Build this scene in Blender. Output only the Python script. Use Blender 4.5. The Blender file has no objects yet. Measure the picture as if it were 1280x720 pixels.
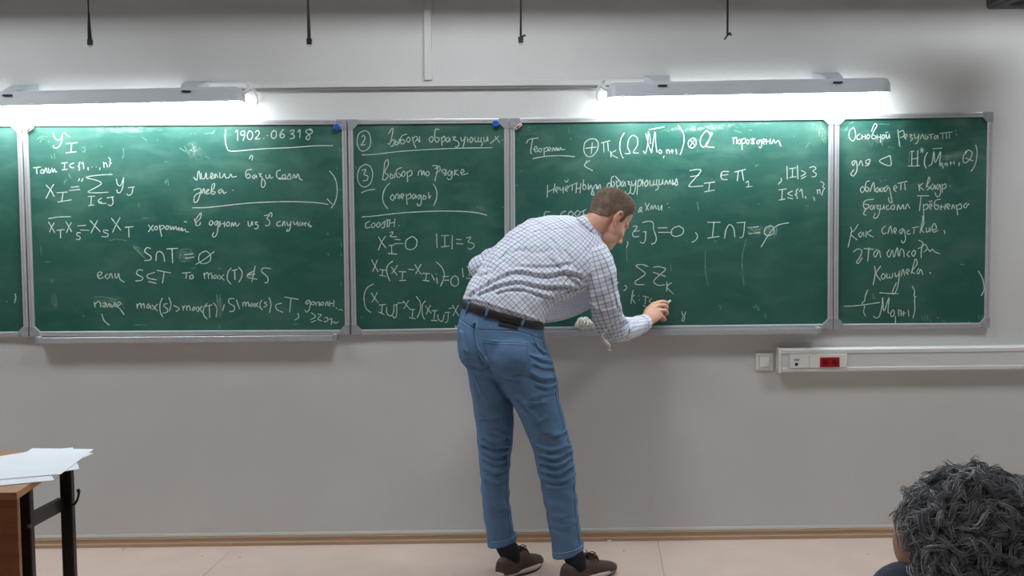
import bpy, bmesh, math, random
import numpy as np
from mathutils import Vector, Matrix
from mathutils.bvhtree import BVHTree
random.seed(4); rng = np.random.default_rng(4)
SC = bpy.context.scene; COL = SC.collection

# ---------------------------------------------------------------- camera
F = 1400.0
CAM = np.array([2.2004, -5.2191, 1.519]); YAW, PIT, ROL = .0099, .0606, -.0100
_fw = np.array([math.sin(YAW)*math.cos(PIT), math.cos(YAW)*math.cos(PIT), -math.sin(PIT)])
_rt = np.array([math.cos(YAW), -math.sin(YAW), 0.0]); _up = np.cross(_rt, _fw)
_r2 = _rt*math.cos(ROL)+_up*math.sin(ROL); _u2 = -_rt*math.sin(ROL)+_up*math.cos(ROL)
cd = bpy.data.cameras.new('camera'); cam = bpy.data.objects.new('camera', cd); COL.objects.link(cam)
cd.sensor_width = 36; cd.lens = 36*F/1280; cd.clip_start = .05
cam.matrix_world = Matrix([[_r2[0], _u2[0], -_fw[0], CAM[0]], [_r2[1], _u2[1], -_fw[1], CAM[1]], [_r2[2], _u2[2], -_fw[2], CAM[2]], [0, 0, 0, 1]])
SC.camera = cam
# ---------------------------------------------------------------- world, exposure
w = bpy.data.worlds.new('world'); SC.world = w; w.use_nodes = True
w.node_tree.nodes['Background'].inputs[0].default_value = (.5, .5, .5, 1); w.node_tree.nodes['Background'].inputs[1].default_value = 0.0
SC.view_settings.view_transform = 'Standard'; SC.view_settings.look = 'None'
SC.view_settings.exposure = 0.0; SC.view_settings.gamma = 1.0
TUBE_STRENGTH = 33.0        # the two lamps over the boards
ROOM_STRENGTH = 1.9         # ceiling lamps in the back of the room
BOARD_Z = .994              # bottom edge of the boards

def ray(px, py):
    return _fw + _r2*((px-640)/F) - _u2*((py-360)/F)
def at(px, py, Y=0.0):
    d = ray(px, py); return CAM + d*((Y-CAM[1])/d[1])
def atz(px, py, Z=0.0):
    d = ray(px, py); return CAM + d*((Z-CAM[2])/d[2])
def lin(c):
    return tuple(((v/255)/12.92 if v/255 <= .04045 else ((v/255+.055)/1.055)**2.4) for v in c)+(1,)

# ---------------------------------------------------------------- materials
def nt(m): return m.node_tree.nodes, m.node_tree.links
def mat(name, col, rough=.6, metal=0.0, var=.0, scale=8, bump=0.0, bscale=80, spec=.5, emit=None, sheen=0, stretch=(1, 1, 1), col2=None):
    m = bpy.data.materials.new(name); m.use_nodes = True; N, L = nt(m); b = N['Principled BSDF']
    b.inputs['Base Color'].default_value = col; b.inputs['Roughness'].default_value = rough; b.inputs['Metallic'].default_value = metal
    b.inputs['Specular IOR Level'].default_value = spec
    if sheen: b.inputs['Sheen Weight'].default_value = sheen
    tc = N.new('ShaderNodeTexCoord'); mp = N.new('ShaderNodeMapping'); mp.inputs['Scale'].default_value = stretch
    L.new(tc.outputs['Object'], mp.inputs['Vector'])
    if var or col2:
        n = N.new('ShaderNodeTexNoise'); n.inputs['Scale'].default_value = scale; n.inputs['Detail'].default_value = 5; L.new(mp.outputs[0], n.inputs['Vector'])
        mr = N.new('ShaderNodeMapRange'); mr.inputs[1].default_value = .3; mr.inputs[2].default_value = .7; L.new(n.outputs[0], mr.inputs[0])
        mx = N.new('ShaderNodeMix'); mx.data_type = 'RGBA'; L.new(mr.outputs[0], mx.inputs[0])
        c2 = col2 or tuple(min(1, c*(1+var)) for c in col[:3])+(1,)
        mx.inputs[6].default_value = tuple(c*(1-var) for c in col[:3])+(1,); mx.inputs[7].default_value = c2
        L.new(mx.outputs[2], b.inputs['Base Color'])
    if bump:
        n2 = N.new('ShaderNodeTexNoise'); n2.inputs['Scale'].default_value = bscale; n2.inputs['Detail'].default_value = 4; L.new(mp.outputs[0], n2.inputs['Vector'])
        bp = N.new('ShaderNodeBump'); bp.inputs['Strength'].default_value = bump; bp.inputs['Distance'].default_value = .002
        L.new(n2.outputs[0], bp.inputs['Height']); L.new(bp.outputs[0], b.inputs['Normal'])
    if emit:
        b.inputs['Emission Color'].default_value = emit[0]; b.inputs['Emission Strength'].default_value = emit[1]
    return m
M = {}
M['wall'] = mat('wall_paint', lin((209, 209, 208)), .55, var=.03, scale=2.2, bump=.25, bscale=60)
M['ceiling'] = mat('ceiling_paint', lin((165, 163, 160)), .9)
M['backwall'] = mat('back_wall_paint', lin((150, 145, 138)), .8)
M['floor'] = mat('linoleum', lin((206, 185, 173)), .5, var=.05, scale=5, bump=.1, bscale=40)
M['baseboard'] = mat('baseboard_wood', lin((186, 158, 130)), .45, var=.08, scale=4, stretch=(1, 6, 30))
M['trimwhite'] = mat('white_trim', lin((225, 225, 222)), .4)
M['alu'] = mat('aluminium', lin((200, 200, 204)), .38, metal=.55, var=.05, scale=30)
M['cap'] = mat('grey_plastic', lin((150, 152, 158)), .45, var=.05, scale=40)
M['chalk'] = mat('chalk', lin((192, 208, 198)), .95, var=.14, scale=60)
M['chalkfaint'] = mat('faint_chalk', lin((88, 132, 115)), .95, var=.35, scale=90)
M['plastic'] = mat('white_plastic', lin((226, 226, 220)), .35)
M['plastic2'] = mat('white_plastic_ducting', lin((215, 215, 214)), .4)
M['red'] = mat('red_plastic', lin((168, 22, 30)), .3)
M['black'] = mat('black_plastic', lin((18, 18, 19)), .5)
M['strap'] = mat('black_webbing', lin((22, 21, 22)), .8, bump=.4, bscale=300)
M['housing'] = mat('lamp_housing', lin((188, 194, 200)), .45)
M['blue'] = mat('blue_plastic', lin((25, 85, 185)), .35)
M['desk'] = mat('desk_laminate', lin((176, 122, 78)), .4, var=.12, scale=5, stretch=(1, 14, 14))
M['deskdark'] = mat('desk_panel_laminate', lin((150, 92, 52)), .45, var=.16, scale=4, stretch=(1, 8, 20))
M['blackmetal'] = mat('black_painted_steel', lin((26, 22, 22)), .4, metal=.2)
M['screw'] = mat('steel', lin((150, 150, 150)), .35, metal=.8)
M['paper'] = mat('paper', lin((236, 240, 248)), .8, var=.02)
M['skin'] = mat('skin', lin((216, 165, 142)), .5, var=.07, scale=25, bump=.15, bscale=220)
M['skin'].node_tree.nodes['Principled BSDF'].inputs['Subsurface Weight'].default_value = .12
M['skin'].node_tree.nodes['Principled BSDF'].inputs['Subsurface Radius'].default_value = (.012, .005, .003)
M['belt'] = mat('black_leather', lin((40, 36, 36)), .5, bump=.3, bscale=150)
M['shoe'] = mat('brown_leather', lin((72, 52, 44)), .55, var=.1, scale=30, bump=.3, bscale=200)
M['sole'] = mat('shoe_sole', lin((190, 178, 170)), .7)
M['solebottom'] = mat('dark_sole', lin((60, 45, 40)), .7)
M['lace'] = mat('shoe_lace', lin((38, 26, 24)), .8)
M['sock'] = mat('navy_sock', lin((22, 22, 34)), .95, bump=.4, bscale=300)
M['cloth'] = mat('white_cloth', lin((236, 234, 226)), .95, bump=.3, bscale=120)
M['seam'] = mat('pale_denim_stitching', lin((142, 168, 200)), .9)
M['seamdark'] = mat('dark_denim_seam', lin((40, 62, 100)), .9)
M['hair'] = mat('short_brown_hair', lin((112, 94, 80)), .6, var=.3, scale=60)
M['hairtip'] = mat('short_brown_hair_strands', lin((138, 120, 102)), .55, var=.3, scale=90)
M['greyhair'] = mat('grey_hair', lin((176, 178, 184)), .4, var=.55, scale=45)
M['greybase'] = mat('dark_grey_hair', lin((74, 74, 79)), .8, var=.3, scale=30)
M['jacket'] = mat('blue_grey_cloth', lin((84, 94, 116)), .9, var=.15, scale=20, bump=.3, bscale=200)
M['trouser'] = mat('dark_trousers', lin((42, 44, 52)), .9)
M['eye'] = mat('eye_white', lin((225, 222, 218)), .2)
M['iris'] = mat('eye_iris', lin((60, 70, 80)), .2)
M['brow'] = mat('eyebrow_hair', lin((90, 70, 55)), .8)
M['wood'] = mat('chair_wood', lin((150, 110, 70)), .5, var=.1)

def diffuser_mat(name, strength, col=(.89, .98, 1.0, 1)):
    return mat(name, (.9, .9, .9, 1), .4, emit=(col, strength))
M['tube'] = diffuser_mat('lit_diffuser', TUBE_STRENGTH)
M['room'] = diffuser_mat('lit_ceiling_diffuser', ROOM_STRENGTH, (.92, .98, 1.0, 1))
M['roomfront'] = diffuser_mat('bright_ceiling_diffuser', ROOM_STRENGTH*12.6, (.92, .965, 1.0, 1))

def board_mat(name, seed):
    m = bpy.data.materials.new(name); m.use_nodes = True; N, L = nt(m); b = N['Principled BSDF']
    tc = N.new('ShaderNodeTexCoord'); mp = N.new('ShaderNodeMapping'); mp.inputs['Location'].default_value = (seed*3.1, 0, seed*1.7)
    L.new(tc.outputs['Object'], mp.inputs['Vector'])
    n = N.new('ShaderNodeTexNoise'); n.inputs['Scale'].default_value = 2.2; n.inputs['Detail'].default_value = 6; n.inputs['Distortion'].default_value = 1.1
    mp.inputs['Scale'].default_value = (1, 1, .8); L.new(mp.outputs[0], n.inputs['Vector'])
    n2 = N.new('ShaderNodeTexNoise'); n2.inputs['Scale'].default_value = 5; n2.inputs['Detail'].default_value = 7; n2.inputs['Distortion'].default_value = .6
    mp2 = N.new('ShaderNodeMapping'); mp2.inputs['Scale'].default_value = (1, 1, 3.2); mp2.inputs['Rotation'].default_value = (0, .25, 0); L.new(mp.outputs[0], mp2.inputs['Vector']); L.new(mp2.outputs[0], n2.inputs['Vector'])
    r1 = N.new('ShaderNodeMapRange'); r1.inputs[1].default_value = .4; r1.inputs[2].default_value = .75; L.new(n.outputs[0], r1.inputs[0])
    r2 = N.new('ShaderNodeMapRange'); r2.inputs[1].default_value = .48; r2.inputs[2].default_value = .8; L.new(n2.outputs[0], r2.inputs[0])
    # more chalk dust high on the board, where the hand wipes to
    sx = N.new('ShaderNodeSeparateXYZ'); L.new(tc.outputs['Object'], sx.inputs[0])
    rz = N.new('ShaderNodeMapRange'); rz.inputs[1].default_value = BOARD_Z+.35; rz.inputs[2].default_value = BOARD_Z+1.0; rz.inputs[3].default_value = .45; rz.inputs[4].default_value = 1; L.new(sx.outputs[2], rz.inputs[0])
    ad = N.new('ShaderNodeMath'); ad.operation = 'ADD'; L.new(r1.outputs[0], ad.inputs[0]); L.new(r2.outputs[0], ad.inputs[1])
    mu = N.new('ShaderNodeMath'); mu.operation = 'MULTIPLY'; L.new(ad.outputs[0], mu.inputs[0]); L.new(rz.outputs[0], mu.inputs[1])
    mu2 = N.new('ShaderNodeMath'); mu2.operation = 'MULTIPLY'; mu2.inputs[1].default_value = .16; mu2.use_clamp = True; L.new(mu.outputs[0], mu2.inputs[0])
    mx = N.new('ShaderNodeMix'); mx.data_type = 'RGBA'; L.new(mu2.outputs[0], mx.inputs[0])
    mx.inputs[6].default_value = lin((36, 84, 75)); mx.inputs[7].default_value = lin((150, 190, 172)); L.new(mx.outputs[2], b.inputs['Base Color'])
    b.inputs['Roughness'].default_value = .42; b.inputs['Specular IOR Level'].default_value = .35
    return m

def smudge_mat():
    m = bpy.data.materials.new('smudged_chalk'); m.use_nodes = True; N, L = nt(m); b = N['Principled BSDF']
    b.inputs['Base Color'].default_value = lin((150, 180, 165)); b.inputs['Roughness'].default_value = .95
    tc = N.new('ShaderNodeTexCoord'); n = N.new('ShaderNodeTexNoise'); n.inputs['Scale'].default_value = 45; n.inputs['Detail'].default_value = 5; L.new(tc.outputs['Object'], n.inputs['Vector'])
    at_ = N.new('ShaderNodeAttribute'); at_.attribute_name = 'soft'
    r = N.new('ShaderNodeMapRange'); r.inputs[1].default_value = .35; r.inputs[2].default_value = .75; r.inputs[4].default_value = .75; L.new(n.outputs[0], r.inputs[0])
    mu = N.new('ShaderNodeMath'); mu.operation = 'MULTIPLY'; L.new(r.outputs[0], mu.inputs[0]); L.new(at_.outputs['Fac'], mu.inputs[1]); L.new(mu.outputs[0], b.inputs['Alpha'])
    return m
M['smudge'] = smudge_mat()

def denim_mat():
    m = mat('blue_denim', lin((62, 98, 150)), .85, bump=.35, bscale=500); N, L = nt(m); b = N['Principled BSDF']
    tc = N.new('ShaderNodeTexCoord'); n = N.new('ShaderNodeTexNoise'); n.inputs['Scale'].default_value = 7; n.inputs['Detail'].default_value = 6; L.new(tc.outputs['Object'], n.inputs['Vector'])
    n2 = N.new('ShaderNodeTexNoise'); n2.inputs['Scale'].default_value = 240; L.new(tc.outputs['Object'], n2.inputs['Vector'])
    at_ = N.new('ShaderNodeAttribute'); at_.attribute_name = 'fade_highlight'
    a = N.new('ShaderNodeMath'); a.operation = 'MULTIPLY_ADD'; a.inputs[1].default_value = .7; L.new(n.outputs[0], a.inputs[0]); L.new(at_.outputs['Fac'], a.inputs[2])
    a2 = N.new('ShaderNodeMath'); a2.operation = 'MULTIPLY_ADD'; a2.inputs[1].default_value = .35; L.new(n2.outputs[0], a2.inputs[0]); L.new(a.outputs[0], a2.inputs[2])
    r = N.new('ShaderNodeValToRGB'); r.color_ramp.elements[0].position = .3; r.color_ramp.elements[0].color = lin((26, 42, 66))
    r.color_ramp.elements[1].position = 1.3/1.6; r.color_ramp.elements[1].color = lin((88, 122, 158))
    L.new(a2.outputs[0], r.inputs[0]); L.new(r.outputs[0], b.inputs['Base Color'])
    return m
M['denim'] = denim_mat()

def plaid_mat(name, sx=1.0):
    m = mat(name, lin((214, 220, 236)), .85, bump=.2, bscale=400); N, L = nt(m); b = N['Principled BSDF']
    uv = N.new('ShaderNodeUVMap'); uv.uv_map = 'UVMap'; sp = N.new('ShaderNodeSeparateXYZ'); L.new(uv.outputs[0], sp.inputs[0])
    def stripe(out, period, off, width):
        a = N.new('ShaderNodeMath'); a.operation = 'ADD'; a.inputs[1].default_value = off+50*period; L.new(out, a.inputs[0])
        w_ = N.new('ShaderNodeMath'); w_.operation = 'MODULO'; w_.inputs[1].default_value = period; L.new(a.outputs[0], w_.inputs[0])
        s = N.new('ShaderNodeMath'); s.operation = 'SUBTRACT'; s.inputs[1].default_value = period/2; L.new(w_.outputs[0], s.inputs[0])
        ab = N.new('ShaderNodeMath'); ab.operation = 'ABSOLUTE'; L.new(s.outputs[0], ab.inputs[0])
        r = N.new('ShaderNodeMapRange'); r.inputs[1].default_value = width*.35; r.inputs[2].default_value = width*.65; r.inputs[3].default_value = 1; r.inputs[4].default_value = 0; L.new(ab.outputs[0], r.inputs[0])
        return r.outputs[0]
    cur = None
    for i, (o, P, off, wd, c, k) in enumerate([(sp.outputs[0], .036, 0, .0036, (52, 60, 100), .62), (sp.outputs[0], .036, .018, .0032, (112, 100, 158), .6),
                                  (sp.outputs[1], .036, 0, .0036, (52, 60, 100), .62), (sp.outputs[1], .036, .018, .0032, (112, 100, 158), .6)]):
        s = stripe(o, P, off, wd); k_ = N.new('ShaderNodeMath'); k_.operation = 'MULTIPLY'; k_.inputs[1].default_value = k; L.new(s, k_.inputs[0])
        mx = N.new('ShaderNodeMix'); mx.data_type = 'RGBA'; L.new(k_.outputs[0], mx.inputs[0])
        if cur is None: mx.inputs[6].default_value = lin((222, 228, 240))
        else: L.new(cur, mx.inputs[6])
        mx.inputs[7].default_value = lin(c); cur = mx.outputs[2]
    L.new(cur, b.inputs['Base Color'])
    return m
M['plaid'] = plaid_mat('checked_cotton')

def print_mat():
    m = mat('printed_paper', lin((225, 228, 242)), .8); N, L = nt(m); b = N['Principled BSDF']
    uv = N.new('ShaderNodeUVMap'); uv.uv_map = 'UVMap'
    mp = N.new('ShaderNodeMapping'); mp.inputs['Scale'].default_value = (24, 15, 1); L.new(uv.outputs[0], mp.inputs[0])
    n = N.new('ShaderNodeTexNoise'); n.inputs['Scale'].default_value = 1; n.inputs['Detail'].default_value = 2; L.new(mp.outputs[0], n.inputs['Vector'])
    sp = N.new('ShaderNodeSeparateXYZ'); L.new(uv.outputs[0], sp.inputs[0])
    s = N.new('ShaderNodeMath'); s.operation = 'MULTIPLY'; s.inputs[1].default_value = 15*6.283; L.new(sp.outputs[1], s.inputs[0])
    si = N.new('ShaderNodeMath'); si.operation = 'SINE'; L.new(s.outputs[0], si.inputs[0])
    g = N.new('ShaderNodeMath'); g.operation = 'GREATER_THAN'; g.inputs[1].default_value = .35; L.new(si.outputs[0], g.inputs[0])
    g2 = N.new('ShaderNodeMath'); g2.operation = 'GREATER_THAN'; g2.inputs[1].default_value = .5; L.new(n.outputs[0], g2.inputs[0])
    x = N.new('ShaderNodeMath'); x.operation = 'MULTIPLY'; L.new(g.outputs[0], x.inputs[0]); L.new(g2.outputs[0], x.inputs[1])
    x2 = N.new('ShaderNodeMath'); x2.operation = 'MULTIPLY'; x2.inputs[1].default_value = .28; L.new(x.outputs[0], x2.inputs[0])
    mx = N.new('ShaderNodeMix'); mx.data_type = 'RGBA'; L.new(x2.outputs[0], mx.inputs[0]); mx.inputs[6].default_value = lin((226, 229, 242)); mx.inputs[7].default_value = lin((90, 95, 125)); L.new(mx.outputs[2], b.inputs['Base Color'])
    return m
M['print'] = print_mat()

# ---------------------------------------------------------------- mesh helpers
def mesh_obj(name, V, Fc, m, parent=None, smooth=False):
    me = bpy.data.meshes.new(name); me.from_pydata([tuple(map(float, v)) for v in V], [], [tuple(f) for f in Fc]); me.update()
    o = bpy.data.objects.new(name, me); COL.objects.link(o)
    if m is not None: me.materials.append(m)
    if smooth: me.polygons.foreach_set('use_smooth', [True]*len(me.polygons))
    if parent is not None: put(o, parent)
    return o
def put(o, parent):
    o.parent = parent; o.matrix_parent_inverse = Matrix.Translation(parent.location).inverted() if parent.type == 'EMPTY' else Matrix.Identity(4)
def thing(name, label, cat, loc=(0, 0, 0), group=None):
    o = bpy.data.objects.new(name, None); COL.objects.link(o); o.location = tuple(map(float, loc)); o.empty_display_size = .05
    return tag(o, label, cat, group)
def tag(o, label, cat, group=None):
    o['label'] = label; o['category'] = cat
    if group: o['group'] = group
    return o
def struct(o): o['kind'] = 'structure'; return o
class MB:
    def __init__(s): s.V = []; s.F = []
    def add(s, V, Fc):
        n = len(s.V); s.V += [tuple(map(float, v)) for v in V]; s.F += [tuple(i+n for i in f) for f in Fc]; return s
    def box(s, lo, hi):
        (a, b, c), (d, e, f) = lo, hi
        return s.hexa([(a, b, c), (d, b, c), (d, e, c), (a, e, c), (a, b, f), (d, b, f), (d, e, f), (a, e, f)])
    def hexa(s, P):
        return s.add(P, [(0, 3, 2, 1), (4, 5, 6, 7), (0, 1, 5, 4), (1, 2, 6, 5), (2, 3, 7, 6), (3, 0, 4, 7)])
    def tube(s, pts, r, n=8, cap=True):
        pts = [np.array(p, float) for p in pts]; R = r if hasattr(r, '__len__') else [r]*len(pts)
        rings = []; prev = None
        for i, p in enumerate(pts):
            t = pts[min(i+1, len(pts)-1)]-pts[max(i-1, 0)]; t = t/(np.linalg.norm(t)+1e-9)
            if prev is None:
                a = np.array([0, 0, 1.0]) if abs(t[2]) < .9 else np.array([1.0, 0, 0]); u = np.cross(t, a)
            else: u = prev-t*(prev@t)
            u = u/(np.linalg.norm(u)+1e-9); v = np.cross(t, u); prev = u
            rings.append([p+R[i]*(u*math.cos(k*2*math.pi/n)+v*math.sin(k*2*math.pi/n)) for k in range(n)])
        return s.loft(rings, cap)
    def loft(s, rings, cap=True):
        n = len(rings[0]); V = [v for r in rings for v in r]; Fc = []
        for i in range(len(rings)-1):
            for k in range(n): Fc.append((i*n+k, i*n+(k+1) % n, (i+1)*n+(k+1) % n, (i+1)*n+k))
        if cap: Fc.append(tuple(reversed(range(n)))); Fc.append(tuple(range((len(rings)-1)*n, len(rings)*n)))
        return s.add(V, Fc)
    def ball(s, c, r, M3=None, n=16, m=10):
        r = np.array(r if hasattr(r, '__len__') else [r]*3, float); c = np.array(c, float); rings = []
        for i in range(m+1):
            th = math.pi*(i+.02)/(m+.04)
            ring = []
            for k in range(n):
                ph = 2*math.pi*k/n; d = np.array([math.sin(th)*math.cos(ph), math.sin(th)*math.sin(ph), -math.cos(th)])*r
                ring.append(c+(M3@d if M3 is not None else d))
            rings.append(ring)
        return s.loft(rings)
    def build(s, name, m, parent=None, smooth=False): return mesh_obj(name, s.V, s.F, m, parent, smooth)
def bevel(o, wd=.003, seg=2):
    bm = bmesh.new(); bm.from_mesh(o.data)
    bmesh.ops.bevel(bm, geom=[e for e in bm.edges if len(e.link_faces) == 2 and e.calc_face_angle(0) > .5], offset=wd, segments=seg, affect='EDGES', profile=.5)
    bm.to_mesh(o.data); bm.free(); return o
def boxo(name, lo, hi, m, parent=None, bev=0):
    o = MB().box(lo, hi).build(name, m, parent)
    return bevel(o, bev) if bev else o
def arr(o): 
    a = np.empty(len(o.data.vertices)*3); o.data.vertices.foreach_get('co', a); return a.reshape(-1, 3)
def setarr(o, A): o.data.vertices.foreach_set('co', np.ascontiguousarray(A).ravel()); o.data.update()
def fuse(mb, name, voxel, m, parent=None, smooth=6, fac=.5):
    """voxel-remesh overlapping closed shapes into one continuous skin"""
    o = mb.build('tmp', None); bm = bmesh.new(); bm.from_mesh(o.data); bmesh.ops.recalc_face_normals(bm, faces=bm.faces); bm.to_mesh(o.data); bm.free()
    r = o.modifiers.new('r', 'REMESH'); r.mode = 'VOXEL'; r.voxel_size = voxel
    if smooth: s_ = o.modifiers.new('s', 'SMOOTH'); s_.iterations = smooth; s_.factor = fac
    dg = bpy.context.evaluated_depsgraph_get(); me = bpy.data.meshes.new_from_object(o.evaluated_get(dg)); 
    bpy.data.objects.remove(o); me.name = name; me.materials.clear(); me.materials.append(m)
    me.polygons.foreach_set('use_smooth', [True]*len(me.polygons))
    q = bpy.data.objects.new(name, me); COL.objects.link(q)
    if parent is not None: put(q, parent)
    return q
def catmull(P, k=4):
    P = [np.array(p, float) for p in P]
    if len(P) < 3: return P
    Q = [2*P[0]-P[1]]+P+[2*P[-1]-P[-2]]; out = []
    for i in range(1, len(Q)-2):
        for j in range(k):
            t = j/k; a, b, c, d = Q[i-1], Q[i], Q[i+1], Q[i+2]
            out.append(.5*((2*b)+(c-a)*t+(2*a-5*b+4*c-d)*t*t+(3*b-a-3*c+d)*t**3))
    return out+[P[-1]]

# ================================================================= SETTING
X0, X1, Y0, ZC = -2.6, 6.6, -8.2, 3.05
struct(boxo('floor', (X0-.1, Y0-.1, -.1), (X1+.1, .1, 0), M['floor']))
struct(boxo('wall_front', (X0-.1, 0, 0), (X1+.1, .12, ZC), M['wall']))
struct(boxo('wall_back', (X0-.1, Y0-.12, 0), (X1+.1, Y0, ZC), M['backwall']))
struct(boxo('wall_left', (X0-.12, Y0, 0), (X0, 0, ZC), M['wall']))
struct(boxo('wall_right', (X1, Y0, 0), (X1+.12, 0, ZC), M['wall']))
struct(boxo('ceiling', (X0-.1, Y0-.1, ZC), (X1+.1, .1, ZC+.1), M['ceiling']))
b = MB()   # baseboard profile with a groove
prof = [(0, 0), (-.018, 0), (-.018, .016), (-.012, .02), (-.012, .034), (-.016, .038), (-.014, .046), (0, .048)]
b.loft([[(x, y, z) for y, z in prof] for x in (X0, X1)])
bb = struct(b.build('baseboard_front', M['baseboard']))
st = MB().loft([[(x, y, z) for y, z in [(0, .048), (-.012, .048), (-.006, .058), (0, .06)]] for x in (X0, X1)]).build('paint_strip', mat('skirting_sealant', lin((190, 188, 184)), .6), bb)
# thin seams of the linoleum
for i, (a, c) in enumerate([((255, 719), (286, 691)), ((830, 719), (822, 676))]):
    p, q = atz(*a), atz(*c); d = q-p; p = p-d*3; d = q-p; n = np.array([-d[1], d[0], 0]); n = n/np.linalg.norm(n)*.0018
    s_ = MB().add([p-n+[0, 0, .0006], p+n+[0, 0, .0006], q+n+[0, 0, .0006], q-n+[0, 0, .0006]], [(0, 1, 2, 3)]).build('trim_%d' % (i+1), mat('floor_seam', lin((165, 148, 136)), .8)); struct(s_)

# cable channels on the wall
def wallbox(x0, y0, x1, y1, dep, name, m, parent=None, bev=0):
    p, q = at(x0, y1, -dep), at(x1, y0, -dep); return boxo(name, (p[0], -dep, p[2]), (q[0], -.0002, q[2]), m, parent, bev)
p, q = at(300, 109.5, -.02), at(800, 104, -.02)
ch = thing('cable_channel', 'white cable channel on the wall joining the two lamps and rising to the ceiling', 'cable channel', (p[0], 0, p[2]))
zc = at(534, 104.5, -.02)[2]
bevel(MB().box((at(250, 0, 0)[0], -.022, zc-.014), (at(812, 0, 0)[0], -.0003, zc+.014)).build('horizontal_duct', M['wall'], ch), .003)
MB().box((at(250, 0, 0)[0], -.016, zc-.0245), (at(812, 0, 0)[0], -.0003, zc-.0143)).build('grey_strip', mat('grey_strip_colour', lin((128, 130, 134)), .5), ch)  # plain grey strip along the lower edge of the duct
bevel(MB().box((at(530, 50, -.02)[0], -.032, zc+.0145), (at(539.5, 50, -.02)[0], -.0003, ZC-.001)).build('vertical_duct', M['wall'], ch), .003)

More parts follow.
